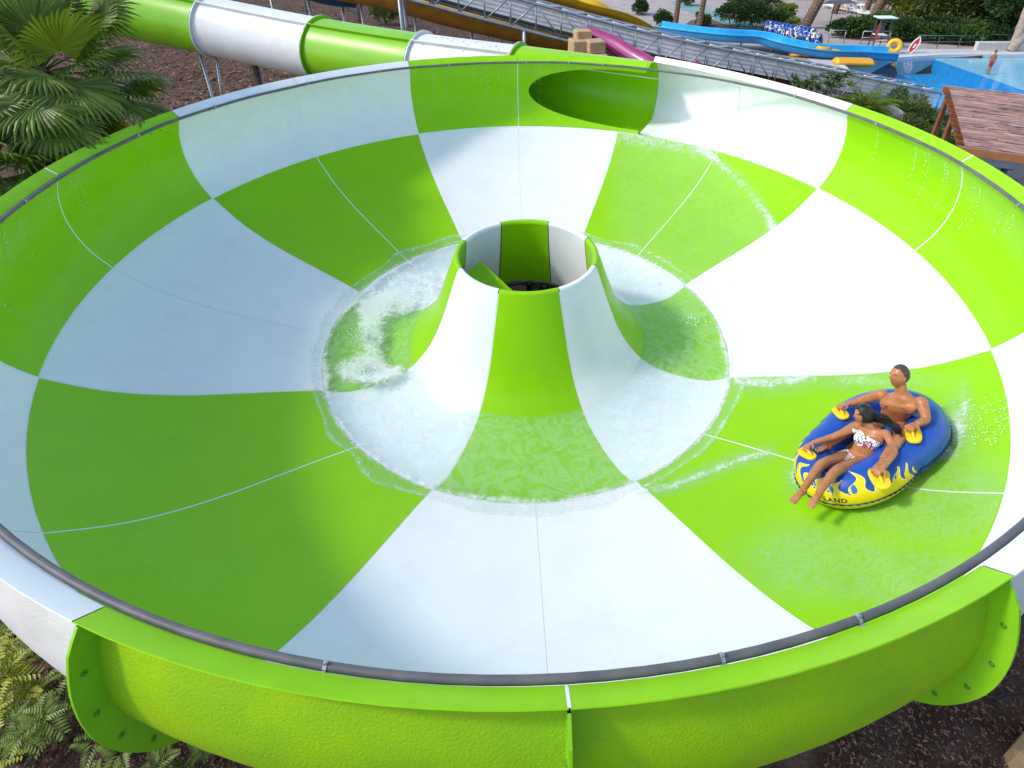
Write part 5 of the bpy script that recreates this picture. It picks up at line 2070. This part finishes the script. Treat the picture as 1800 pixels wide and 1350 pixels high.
bx = (at(1762, 292, bp_.z) - at(1692, 284, bp_.z)).normalized()
by = Vector((-bx.y, bx.x, 0))
bn = thing('park_bench', 'dark backless bench standing on the asphalt beside the right rim', 'bench', (bp_.x, bp_.y, gz(bp_.x, bp_.y) + .02))
Mz = Matrix((bx, by, Vector((0, 0, 1)))).transposed()
zb = gz(bp_.x, bp_.y) + .02
for k in range(3):
    part('seat_plank', MB().cbox(Vector((bp_.x, bp_.y, zb + .45)) + by * (k - 1) * .15, (1.9, .13, .05), .008, Mz), M_DARKSTEEL, bn)
for sg in (-1, 1):
    part('leg', MB().cbox(Vector((bp_.x, bp_.y, zb + .21)) + bx * .75 * sg, (.10, .38, .42), .01, Mz), M_DARKSTEEL, bn)

# ------------------------------------------------------------------ things on the plaza
# lifeguard chair
lb = far(1540, 84)
lg = thing('lifeguard_chair', 'tall dark lifeguard chair with a white canopy and red cloth by the hedge', 'chair', lb)
M_WCAN = mat('white_canopy', (.75, .77, .74), .5)
M_RED = mat('red_cloth', (.48, .03, .03), .6, var=(6, (.62, .10, .08), .45, .6))
for dx, dy in ((-.55, -.4), (.55, -.4), (-.45, .4), (.45, .4)):
    part('leg', MB().tube([lb + Vector((dx, dy, 0)), lb + Vector((dx * .7, dy * .8, 2.1))], .05, 6), M_DARKSTEEL, lg)
part('seat', MB().cbox(lb + Vector((0, 0, .95)), (.85, .7, .06), .01), M_WCAN, lg)
part('backrest', MB().cbox(lb + Vector((0, .36, 1.3)), (.8, .05, .5), .01), M_DARKSTEEL, lg)
part('step', MB().cbox(lb + Vector((0, -.42, .35)), (.95, .1, .05), .01), M_WCAN, lg)
part('step', MB().cbox(lb + Vector((0, -.40, .62)), (.9, .1, .05), .01), M_WCAN, lg)
part('canopy', MB().cbox(lb + Vector((.05, 0, 2.15)), (1.35, 1.0, .09), .02), M_WCAN, lg)
part('cloth', MB().grid(lambda u, v: lb + Vector((-.62 + .05 * sin(v * 9) + .22 * u, -.45, 1.75 - v * 1.1)), 3, 10), M_RED, lg)
# yellow ring and rescue board
def torus(c, R, r, ax, n=28, m_=12):
    ax = Vector(ax).normalized()
    a = ax.orthogonal().normalized()
    b = ax.cross(a)
    return MB().tube([Vector(c) + (a * cos(2 * pi * i / n) + b * sin(2 * pi * i / n)) * R for i in range(n)], r, m_, closed=True)
M_YR = mat('yellow_ring', (.80, .45, .015), .35, spec=.4)
M_OR = mat('orange_ring', (.78, .36, .02), .35, spec=.4)
M_BR = mat('blue_ring', (.012, .07, .38), .35, spec=.4)
rb = far(1568, 94) + Vector((0, 0, .52))
yr = thing('swim_ring', 'large yellow swim ring standing upright beside the lifeguard chair', 'swim ring', rb - Vector((0, 0, .52)))
part('inflated_ring', torus(rb, .36, .17, (-.45, -.8, .25)), M_YR, yr, True)
part('handle', MB().tube(spline([rb + Vector((.42, -.15, .0)), rb + Vector((.52, -.28, .08)), rb + Vector((.45, -.2, .2))], 4), .03, 6), M_BR, yr, True)
bb = far(1597, 94)
rs_ = thing('rescue_board', 'red and white rescue board leaning upright on the pool deck', 'rescue board', bb)
def brd(u, v):
    wv = .22 * (1 - abs(2 * v - 1) ** 2.6) + .02
    return bb + Vector((.55 * v + (u - .5) * 2 * wv * .8, .10 * v - (u - .5) * 2 * wv * .3, .02 + 1.05 * v + (u - .5) * -.12))
part('board', MB().grid(brd, 4, 16), mat('rescue_red', (.62, .03, .02), .4), rs_, True)
part('board_edge', MB().tube([brd(0, v / 16) + Vector((0, -.01, 0)) for v in range(17)] + [brd(1, v / 16) + Vector((0, -.01, 0)) for v in range(16, -1, -1)], .045, 6), M_WCAN, rs_, True)
part('grip', MB().tube([brd(.5, .35) + Vector((0, -.06, 0)), brd(.5, .6) + Vector((0, -.06, 0))], .05, 6), M_WCAN, rs_)
# upright stack of blue and yellow tubes
sA, sB = far(1352, 68), far(1440, 84)
nst = 12
M_TUBEP = mat('tube_print', (.012, .07, .36), .35, spec=.4)
N_, L_ = M_TUBEP.node_tree.nodes, M_TUBEP.node_tree.links
tc = N_.new('ShaderNodeTexCoord')
no = N_.new('ShaderNodeTexNoise')
no.inputs['Scale'].default_value = 2.6
no.inputs['Detail'].default_value = 1
oi = N_.new('ShaderNodeObjectInfo')
va_ = N_.new('ShaderNodeVectorMath')
va_.operation = 'ADD'
L_.new(tc.outputs['Object'], va_.inputs[0])
L_.new(oi.outputs['Location'], va_.inputs[1])
L_.new(va_.outputs[0], no.inputs['Vector'])
rp = N_.new('ShaderNodeValToRGB')
rp.color_ramp.interpolation = 'CONSTANT'
rp.color_ramp.elements[0].color = (.012, .07, .38, 1)
rp.color_ramp.elements[1].position = .53
rp.color_ramp.elements[1].color = (.80, .62, .05, 1)
e_ = rp.color_ramp.elements.new(.58)
e_.color = (.75, .76, .74, 1)
e_ = rp.color_ramp.elements.new(.62)
e_.color = (.012, .07, .38, 1)
L_.new(no.outputs['Fac'], rp.inputs[0])
L_.new(rp.outputs[0], N_['Principled BSDF'].inputs['Base Color'])
sd_ = (sB - sA).normalized()
ring_me = mesh_of('tube', torus((0, 0, 0), .34, .165, (1, .25, .3), 20, 8), M_TUBEP, True)
ordw = ['first', 'second', 'third', 'fourth', 'fifth', 'sixth', 'seventh', 'eighth', 'ninth', 'tenth', 'eleventh', 'twelfth']
for row in range(2):
    for i in range(nst):
        p = sA.lerp(sB, (i + .5) / nst) + Vector((-.15, .75, 0)) * (1 - row)
        o = link('inner_tube', ring_me)
        o.location = p + Vector((0, 0, .55 + (.25 if row == 0 else 0)))
        o.rotation_euler = (0, 0, atan2(sd_.y, sd_.x) + random.uniform(-.15, .15))
        tag(o, '%s blue and yellow tube from the left in the %s row of the upright stack' % (ordw[i], ('back', 'front')[row]), 'inflatable tube', 'blue and yellow tubes stacked upright by the blue flume')
# flat orange rings
fl_me = mesh_of('inflated_ring', torus((0, 0, 0), .34, .15, (0, 0, 1), 20, 8), M_OR, True)
for i, (x, y, dz) in enumerate([(1398, 99, 0), (1416, 100, 0), (1435, 100, 0), (1424, 94, .1), (1444, 95, .25), (1456, 99, 0), (1474, 99, 0), (1464, 94, .1)]):
    o = link('swim_ring', fl_me)
    p = far(x, y)
    o.location = p + Vector((0, 0, .17 + dz))
    o.rotation_euler = (random.uniform(-.15, .15), random.uniform(-.15, .15), 0)
    tag(o, ['leftmost orange ring lying flat on the deck behind the conveyor', 'second orange ring from the left in the flat pile', 'front middle orange ring of the flat pile', 'back left orange ring of the flat pile', 'topmost orange ring of the flat pile', 'front orange ring third from the right end of the pile', 'rightmost orange ring of the flat pile', 'back right orange ring of the flat pile'][i], 'swim ring', 'orange rings lying on the pool deck')
# kickboards / floats in the pool corner
yf = far(1498, 116, PZ - .1)
solo('float', MB().cbox(yf + Vector((0, 0, .25)), (2.6, 1.0, .5), .2, Matrix.Rotation(-.1, 3, 'Z')), M_OR, 'orange yellow float in the near corner of the pool behind the truss', 'float', yf)
# child standing in the shallow water
def small_person(base, Hh, label, shorts, skin=M_SKIN):
    k = Hh / 1.75
    def V(x, y, z):
        return base + Vector((x, y, z)) * k
    P = [vloft([(V(0, 0, .86), Vector((.15, 0, 0)) * k, Vector((0, .10, 0)) * k), (V(0, 0, 1.0), Vector((.14, 0, 0)) * k, Vector((0, .09, 0)) * k), (V(0, 0, 1.25), Vector((.18, 0, 0)) * k, Vector((0, .11, 0)) * k), (V(0, 0, 1.42), Vector((.17, 0, 0)) * k, Vector((0, .09, 0)) * k), (V(0, 0, 1.48), Vector((.07, 0, 0)) * k, Vector((0, .06, 0)) * k), (V(0, 0, 1.56), Vector((.055, 0, 0)) * k, Vector((0, .055, 0)) * k)], 14)]
    P.append(ball(V(0, -.01, 1.645), (.078 * k, .095 * k, .115 * k)))
    for sg in (-1, 1):
        P.append(limb([V(.19 * sg, 0, 1.40), V(.25 * sg, .03, 1.12), V(.22 * sg, -.08, .88)], [.05 * k, .042 * k, .03 * k], 8))
        P.append(ball(V(.22 * sg, -.1, .82), (.035 * k, .03 * k, .06 * k)))
        P.append(limb([V(.085 * sg, 0, .90), V(.10 * sg, -.02, .48), V(.10 * sg, .02, .06)], [.085 * k, .06 * k, .04 * k], 8))
        P.append(vloft([(V(.10 * sg, .07, .03), Vector((.035, 0, 0)) * k, Vector((0, 0, .03)) * k), (V(.10 * sg, -.04, .04), Vector((.045, 0, 0)) * k, Vector((0, 0, .035)) * k), (V(.11 * sg, -.17, .02), Vector((.04, 0, 0)) * k, Vector((0, 0, .015)) * k)], 8))
    me = fuse('person', P, skin, .016, 3)
    for v in me.vertices:
        v.co -= base
    o = link('person', me)
    o.location = base
    tag(o, label, 'person')
    hc = Vector((0, 0, 1.645)) * k
    cover('hair', o, lambda p: (p.z - hc.z) / k - .02 + .5 * min(0, (-p.y) / k) * -1 if p.z > 1.5 * k else -1, .012 * k, M_HAIR, o)
    cover('swim_shorts', o, lambda p: min(p.z - .58 * k, 1.0 * k - p.z, .2 * k - abs(p.x)), .012 * k, shorts, o)
    return o
pb = far(1735, 130, PZ - .21)
small_person(pb, 1.5, 'person in red swim shorts standing in the shallow end of the pool', mat('red_shorts', (.5, .06, .03), .7))
# cream pool-side wall
w0, w1 = far(1722, 92, PZ), far(1860, 92, PZ)
wall = thing('low_wall', 'low cream rendered wall behind the shallow end of the pool', 'wall', w0)
M_CREAM = mat('cream_render', (.62, .57, .48), .8, var=(2, (.55, .50, .43), .4, .6))
part('wall_body', MB().bar(w0 + Vector((0, .6, .25)), w1 + Vector((0, .6, .25)), .35, .6), M_CREAM, wall)
part('coping', MB().bar(w0 + Vector((0, .6, .58)), w1 + Vector((0, .6, .58)), .45, .07), M_COPE, wall)
# rails
M_RAIL = mat('dark_rail', (.08, .13, .12), .5, metal=.3)
for n_, (x0, y0, x1, y1, lab) in enumerate([(1725, 84, 1850, 84, 'dark green railing in front of the leaning tree'), (1512, 78, 1560, 78, 'grey railing behind the lifeguard chair'), (1455, 76, 1482, 76, 'grey railing beside the stacked tubes'), (1608, 86, 1720, 86, 'thin railing along the hedge right of the rescue board')]):
    a, b = far(x0, y0), far(x1, y1)
    t = thing('railing', lab, 'railing', a)
    m_ = M_RAIL if n_ in (0, 3) else M_STEEL
    for hh in (.95, .5):
        part('rail', MB().tube([a + Vector((0, 0, hh)), b + Vector((0, 0, hh))], .035, 6), m_, t, True)
    k = max(2, int((b - a).length / 1.6) + 1)
    for i in range(k):
        p = a.lerp(b, i / (k - 1))
        part('baluster', MB().tube([p, p + Vector((0, 0, .95))], .03, 6), m_, t, True)
# sunshade and loungers
up_ = far(1458, 44)
us = thing('parasol', 'grey brown square parasol shading white chairs behind the stacked tubes', 'parasol', up_)
part('pole', MB().tube([up_, up_ + Vector((0, 0, 2.4))], .04, 8), M_DARKSTEEL, us)
part('canopy', MB().add([up_ + Vector((-1.5, -1.5, 1.95)), up_ + Vector((1.5, -1.5, 1.95)), up_ + Vector((1.5, 1.5, 1.95)), up_ + Vector((-1.5, 1.5, 1.95)), up_ + Vector((0, 0, 2.45))], [(0, 1, 4), (1, 2, 4), (2, 3, 4), (3, 0, 4)]), mat('parasol_cloth', (.24, .21, .20), .8), us)
M_LW = mat('lounger_white', (.74, .70, .66), .6)
M_LT = mat('lounger_terracotta', (.50, .22, .13), .7)
def lounger(p, rz, label, m_):
    t = thing('sun_lounger', label, 'sun lounger', p, (0, 0, rz), group='sun loungers under the trees')
    part('frame', MB().box((0, 0, .32), (.65, 1.9, .07)), M_LW, t, world=False)
    part('mattress', MB().cbox((0, -.3, .40), (.62, 1.25, .10), .03), m_, t, world=False)
    part('backrest', MB().cbox((0, .62, .62), (.62, .75, .10), .03, Matrix.Rotation(.85, 3, 'X')), m_, t, world=False)
    for x in (-.27, .27):
        for y in (-.85, .85):
            part('leg', MB().box((x, y, .15), (.06, .06, .30)), M_LW, t, world=False)
for i, (x, y, rz) in enumerate([(1462, 16, .4), (1478, 20, .5), (1494, 22, .3), (1510, 26, .5), (1492, 10, .3), (1525, 30, .6), (1508, 14, .4), (1560, 26, .5), (1448, 8, .4), (1578, 22, .4)]):
    lounger(far(x, y), rz, ['lounger behind the parasol, second in from the left', 'third lounger from the left under the trees', 'lounger in the middle of the front row under the trees', 'lounger left of the thick right palm trunk', 'lounger in the back row above the middle one', 'lounger closest to the right palm trunk', 'back row lounger left of the right palm trunk', 'lounger just right of the right palm trunk', 'leftmost lounger under the trees', 'rightmost lounger under the trees'][i], M_LT if i % 3 == 1 else M_LW)

# ------------------------------------------------------------------ palms and trees on the plaza
def feather_frond(L, droop, n, rn, lw=.05):
    mb = MB()
    P = [Vector((L * t, 0, L * (.55 * t - droop * t * t))) for t in [i / 10 for i in range(11)]]
    mb.tube(P, [.03 * (1 - .8 * i / 10) for i in range(11)], 4)
    for i in range(n):
        t = .15 + .85 * i / n
        q = t * 10
        k = min(int(q), 9)
        p = P[k].lerp(P[k + 1], q - k)
        d = (P[k + 1] - P[k]).normalized()
        for sg in (-1, 1):
            leaf(mb, p, d * .6 + Vector((0, sg, -.25 + rn.uniform(-.15, .15))), Vector((0, 0, 1)), L * .30 * (1.15 - t * .6), lw)
    return mb
def feather_palm(base, lean, h, r, label, seed, nf=16, L=2.4):
    rn = random.Random(seed)
    t = thing('date_palm', label, 'palm', base)
    top = base + Vector((lean[0] * h, lean[1] * h, h))
    n = 26
    tm = MB()
    pts, rs = [], []
    for i in range(n * 2 + 1):
        q = i / (n * 2)
        pts.append(base.lerp(top, q) - Vector((0, 0, .2 * (i == 0))))
        rs.append(r * (1.15 - .25 * q) * (1 + .09 * (i % 2)))
    tm.tube(pts, rs, 12)
    part('trunk', tm, M_BARKP, t)
    protos = [mesh_of('frond', feather_frond(L, rn.uniform(.5, .95), 22, rn), M_LEAF) for _ in range(3)]
    for i in range(nf):
        f = link('frond', protos[i % 3], t)
        f.matrix_basis = wmat(t).inverted() @ Matrix.Translation(top) @ Matrix.Rotation(2 * pi * i / nf + rn.uniform(-.2, .2), 4, 'Z') @ Matrix.Rotation(-rn.uniform(-.5, .5), 4, 'Y')
    return t
feather_palm(far(1413, 50), (.36, .05), 6.5, .36, 'thick leaning palm trunk behind the stacked blue tubes', 1)
feather_palm(far(1532, 36), (.28, .05), 6.5, .36, 'thick palm trunk rising behind the lifeguard chair', 2)
feather_palm(far(1186, 50), (.02, 0), 6.0, .20, 'slim palm trunk behind the yellow flume, left of the pair', 3, 12, 1.8)
feather_palm(far(1226, 60), (.05, 0), 6.0, .20, 'slim palm trunk in front of the blue flume, right of the pair', 4, 12, 1.8)
feather_palm(far(1466, 24), (.15, 0), 6.0, .26, 'reddish palm trunk behind the parasol', 5, 12, 2.0)
feather_palm(far(1522, 20), (.1, 0), 6.0, .24, 'shaded palm trunk among the loungers', 6, 12, 2.0)
sd0 = 40
for i, (x, y, h, rd, m_, lab) in enumerate([
    (1650, 52, 2.6, 3.2, M_LEAFO, 'olive green tree behind the hedge left of the leaning tree'),
    (1745, 58, 2.8, 3.6, M_LEAF2, 'dark dense tree behind the leaning trunk'),
    (1600, 34, 3.0, 2.8, M_LEAF3, 'yellow green tree right of the thick palm trunk'),
    (1840, 60, 3.0, 3.8, M_LEAF2, 'dark tree at the right edge above the railing'),
    (1490, -4, 3.0, 2.8, M_LEAF3, 'light green tree behind the loungers'),
    (1400, -6, 3.0, 3.0, M_LEAF3, 'yellowish tree behind the left thick palm'),
    (1570, 6, 3.2, 3.0, M_LEAFO, 'distant tree at the top edge behind the loungers'),
    (1330, -10, 2.4, 2.8, M_LEAFO, 'tree at the top edge above the dark bushes'),
    (1690, 20, 3.4, 3.4, M_LEAF, 'tall tree at the top edge behind the olive tree')]):
    tree(far(x, y), h * .45, (rd, rd, rd * .85), 6500, .40, .20, m_, lab, seed=i, tr=.2)
# leaning pale tree with two trunks
lt = far(1774, 90)
tt = thing('broadleaf_tree', 'tree with two pale leaning trunks behind the low cream wall', 'tree', lt)
M_PALEB = mat('pale_bark', (.40, .33, .27), .85, bump=(10, .6, .04), var=(5, (.28, .22, .18), .4, .6))
part('trunk', MB().tube(spline([lt, lt + Vector((.5, 0, 1.0)), lt + Vector((1.3, .1, 2.1)), lt + Vector((2.6, .2, 3.4))], 5), [.36] * 8 + [.28] * 8, 10), M_PALEB, tt, True)
part('trunk', MB().tube(spline([lt + Vector((.1, .1, 0)), lt + Vector((.25, .1, 1.2)), lt + Vector((.15, .2, 2.6)), lt + Vector((.3, .2, 4))], 5), [.30] * 8 + [.22] * 8, 10), M_PALEB, tt, True)
part('crown', leaf_mass(lt + Vector((1.0, 2.2, 3.9)), (3.2, 2.2, 2.2), 5200, .4, .2, random.Random(91), 12, -.8), M_LEAF2, tt)
# hedge shrubs
hx = [(1482, 64), (1500, 66), (1512, 60), (1582, 72), (1606, 72), (1630, 74), (1655, 76), (1682, 78), (1708, 80), (1734, 80), (1560, 62), (1540, 58), (1640, 62), (1690, 66)]
hl = ['left end shrub of the hedge beside the parasol', 'second hedge shrub from the left', 'third hedge shrub from the left, behind the railing', 'hedge shrub right behind the yellow swim ring', 'hedge shrub behind the rescue board', 'hedge shrub right of the rescue board', 'sixth shrub along the front of the hedge', 'hedge shrub left of the dark railing end', 'hedge shrub near the pool wall corner', 'right end shrub of the hedge by the leaning tree', 'hedge shrub behind the lifeguard chair canopy', 'hedge shrub left of the lifeguard chair', 'back row hedge shrub under the olive tree', 'back row hedge shrub under the dark tree']
for i, (x, y) in enumerate(hx):
    shrub(far(x, y), (1.15, 1.0, .85), 1500, .26, .13, M_LEAF if i % 3 else M_LEAF2, hl[i], 'hedge shrubs behind the pool', seed=i)
bx_ = [(1285, 48, 1.5, M_LEAF2), (1325, 50, 1.6, M_LEAF2), (1362, 50, 1.3, M_LEAF), (1300, 34, 1.6, M_LEAF2), (1345, 30, 1.7, M_LEAFO), (1378, 40, 1.0, M_LEAF3), (1388, 56, .7, M_LEAF3), (1124, 26, .9, M_LEAF2), (1166, 46, .9, M_LEAF2), (1235, 46, .7, M_LEAFO), (1208, 10, .8, M_LEAF)]
bl = ['dark bush left of the big clump by the footpath', 'dark bush in the middle of the clump by the footpath', 'green bush at the right of the clump near the tubes', 'back left bush of the clump by the footpath', 'olive bush at the back of the clump by the footpath', 'light bush beside the parasol side of the clump', 'small light bush at the foot of the left thick palm', 'dark little bush behind the yellow flume', 'spiky dark bush left of the slim palm trunks', 'low olive bush in the bed between the slim palms', 'small bush high on the plaza by the teal path']
for i, (x, y, r, m_) in enumerate(bx_):
    shrub(far(x, y), (r, r, r * .8), int(900 * r + 500), .26, .12, m_, bl[i], seed=50 + i)

# ------------------------------------------------------------------ plants close to the bowl
sp = ground(680, 42)
shrub(Vector((sp.x, sp.y, gz(sp.x, sp.y))), (1.1, .9, .75), 1300, .26, .09, M_LEAFO, 'speckled pale leaved shrub behind the green tube segment', seed=71)
rx = [(1555, 208, .85), (1588, 212, .95), (1625, 222, .9), (1600, 238, .8), (1640, 250, .75), (1665, 262, .7), (1570, 190, .8), (1615, 200, .8)]
rl = ['leafy shrub behind the rim right of the cycad', 'second leafy shrub along the right rim', 'leafy shrub left of the tall pergola post', 'leafy shrub low against the right rim', 'leafy shrub between the pergola posts', 'leafy shrub under the pergola corner', 'back shrub right of the pale rocks', 'back shrub below the end of the truss']
for i, (x, y, r) in enumerate(rx):
    p = ground(x, y + 20)
    b = Vector((p.x, p.y, gz(p.x, p.y)))
    shrub(b, (r, r, r * .95), 2000, .20, .055, M_LEAFO if i % 2 else M_LEAF, rl[i], 'shrubs between the right rim and the pergola', seed=100 + i)
# cycad
cyb = at(1516, 196, -2.55)
cb_ = Vector((cyb.x, cyb.y, gz(cyb.x, cyb.y)))
cy = thing('cycad', 'spiky cycad fanning out behind the right part of the rim', 'cycad', cb_)
ct_ = Vector((cyb.x, cyb.y, cyb.z + .05))
part('trunk', MB().tube([cb_ - Vector((0, 0, .1)), ct_], [.2, .16], 9), M_BARKP, cy)
rn = random.Random(17)
pr_ = [mesh_of('frond', feather_frond(1.25, q, 26, rn, .03), M_PALM) for q in (.45, .65, .9)]
for i in range(26):
    f = link('frond', pr_[i % 3], cy)
    f.matrix_basis = wmat(cy).inverted() @ Matrix.Translation(ct_) @ Matrix.Rotation(2 * pi * i / 26 * 3 + rn.uniform(-.2, .2), 4, 'Z') @ Matrix.Rotation(-rn.uniform(-.1, .75), 4, 'Y') @ Matrix.Scale(rn.uniform(.8, 1.1), 4)
for i, (x, y, lab) in enumerate([(1440, 168, 'branching plant with pale stems behind the white rim panel'), (1470, 172, 'second branching plant left of the cycad'), (1405, 158, 'low grassy clump behind the white rim panel')]):
    p = at(x, y, -2.4)
    b = Vector((p.x, p.y, gz(p.x, p.y)))
    t = thing('leafy_plant', lab, 'plant', b)
    rn = random.Random(300 + i)
    st = MB()
    lf = MB()
    for q in range(11):
        a = rn.uniform(0, 2 * pi)
        e = Vector((p.x, p.y, p.z)) + Vector((cos(a) * rn.uniform(.2, .6), sin(a) * rn.uniform(.2, .6), rn.uniform(.1, .95) * (.5 if i == 2 else 1)))
        st.tube([b, b.lerp(e, .5) + Vector((0, 0, .2)), e], [.03, .022, .012], 5)
        for k in range(26):
            d = rvec(rn)
            d.z = abs(d.z) * .7
            leaf(lf, e + rvec(rn) * .06, d, rvec(rn), rn.uniform(.14, .28), .05)
    part('stem', st, M_PALEB, t)
    part('foliage', lf, M_LEAF, t)
rk = MB()
rc = at(1548, 196, -2.5)
rock = thing('rock', 'pale rocks between the cycad and the leafy shrubs', 'rock', (rc.x, rc.y, gz(rc.x, rc.y)))
rn = random.Random(4)
for q in range(4):
    c = Vector((rc.x + rn.uniform(-.6, .6), rc.y + rn.uniform(-.3, .5), rc.z - .25))
    b_ = ball((0, 0, 0), (rn.uniform(.35, .6), rn.uniform(.3, .5), rn.uniform(.3, .45)), 8)
    b_.v = [c + v * (1 + .35 * nz(v.x * 3 + q * 5, v.y * 3, v.z * 3)) for v in b_.v]
    part('boulder', b_, mat('pale_rock', (.42, .36, .30), .9, bump=(9, .6, .04), var=(3, (.34, .28, .24), .4, .6)) if q == 0 else bpy.data.materials['pale_rock'], rock)
    part('boulder', MB().tube([Vector((c.x, c.y, gz(c.x, c.y) - .2)), c], [.5, .35], 7), bpy.data.materials['pale_rock'], rock)

# ferny shrubs at the lower left, under the bowl's outside
def ferny(base, h, n, label, seed, m_):
    rn = random.Random(seed)
    t = thing('fern_shrub', label, 'shrub', base)
    st, lf = MB(), MB()
    for q in range(n):
        a = rn.uniform(0, 2 * pi)
        e = base + Vector((cos(a) * rn.uniform(.1, .55) * h, sin(a) * rn.uniform(.1, .55) * h, h * rn.uniform(.45, 1.05)))
        st.tube([base, base.lerp(e, .55) + Vector((0, 0, .12 * h)), e], [.014, .010, .005], 5)
        for k in range(5):
            d = Vector((cos(a + k * 1.26 + rn.uniform(-.3, .3)), sin(a + k * 1.26 + rn.uniform(-.3, .3)), rn.uniform(-.25, .45))).normalized()
            L = rn.uniform(.22, .36) * h
            s_ = d.cross(Vector((0, 0, 1))).normalized()
            for w_ in range(7):
                u = .12 + .88 * w_ / 7
                P = e + d * (L * u) + Vector((0, 0, -.25 * L * u * u))
                for sg in (-1, 1):
                    leaf(lf, P, d * .75 + s_ * sg, Vector((0, 0, 1)), L * .50 * (1.1 - .7 * u), .034 * h)
    part('stem', st, M_LEAFO, t)
    part('foliage', lf, m_, t)
M_FERN = mat('fern_leaf', (.31, .34, .03), .45, spec=.4, trans=.25, island=.5)
M_FERN2 = mat('fern_leaf_dark', (.14, .20, .03), .45, spec=.4, trans=.2, island=.5)
for i, (x, y, h, n, m_, lab) in enumerate([(50, 1220, .8, 7, M_FERN, 'yellow green ferny shrub at the lower left corner'), (120, 1300, .75, 6, M_FERN2, 'ferny shrub below the bowl rib at the left'), (30, 1340, .75, 7, M_FERN, 'pale ferny shrub cut by the bottom left corner'), (235, 1325, .65, 5, M_FERN2, 'dark ferny shrub under the green outer shell'), (335, 1350, .5, 5, M_FERN2, 'small ferny plant at the bottom edge under the shell'), (15, 1125, .7, 6, M_FERN2, 'dark ferny plant in shade at the left edge'), (110, 1225, .7, 5, M_FERN, 'bright ferny shrub beside the white outer shell')]):
    p = ground(x, y)
    ferny(Vector((p.x, p.y, p.z)) - Vector((0, 0, .02)), h, n, lab, 500 + i, m_)
kb = ground(1795, 1330)
solo('stone_slab', MB().cbox(Vector((kb.x + .25, kb.y - .1, kb.z + .12)), (.8, .6, .35), .05, Matrix.Rotation(.5, 3, 'Z')), M_STONE, 'tan stone slab at the bottom right corner in the shade', 'stone', kb)
g0 = ground(1480, 1230)
cpts = [ground(x, y) + Vector((0, 0, .03)) for x, y in [(1640, 1215), (1680, 1222), (1715, 1215), (1740, 1232), (1770, 1222), (1830, 1218)]]
solo('cable', MB().tube(spline(cpts, 6), .014, 6), M_BLACK, 'black cable lying on the dark soil at the lower right', 'cable', cpts[0], True)
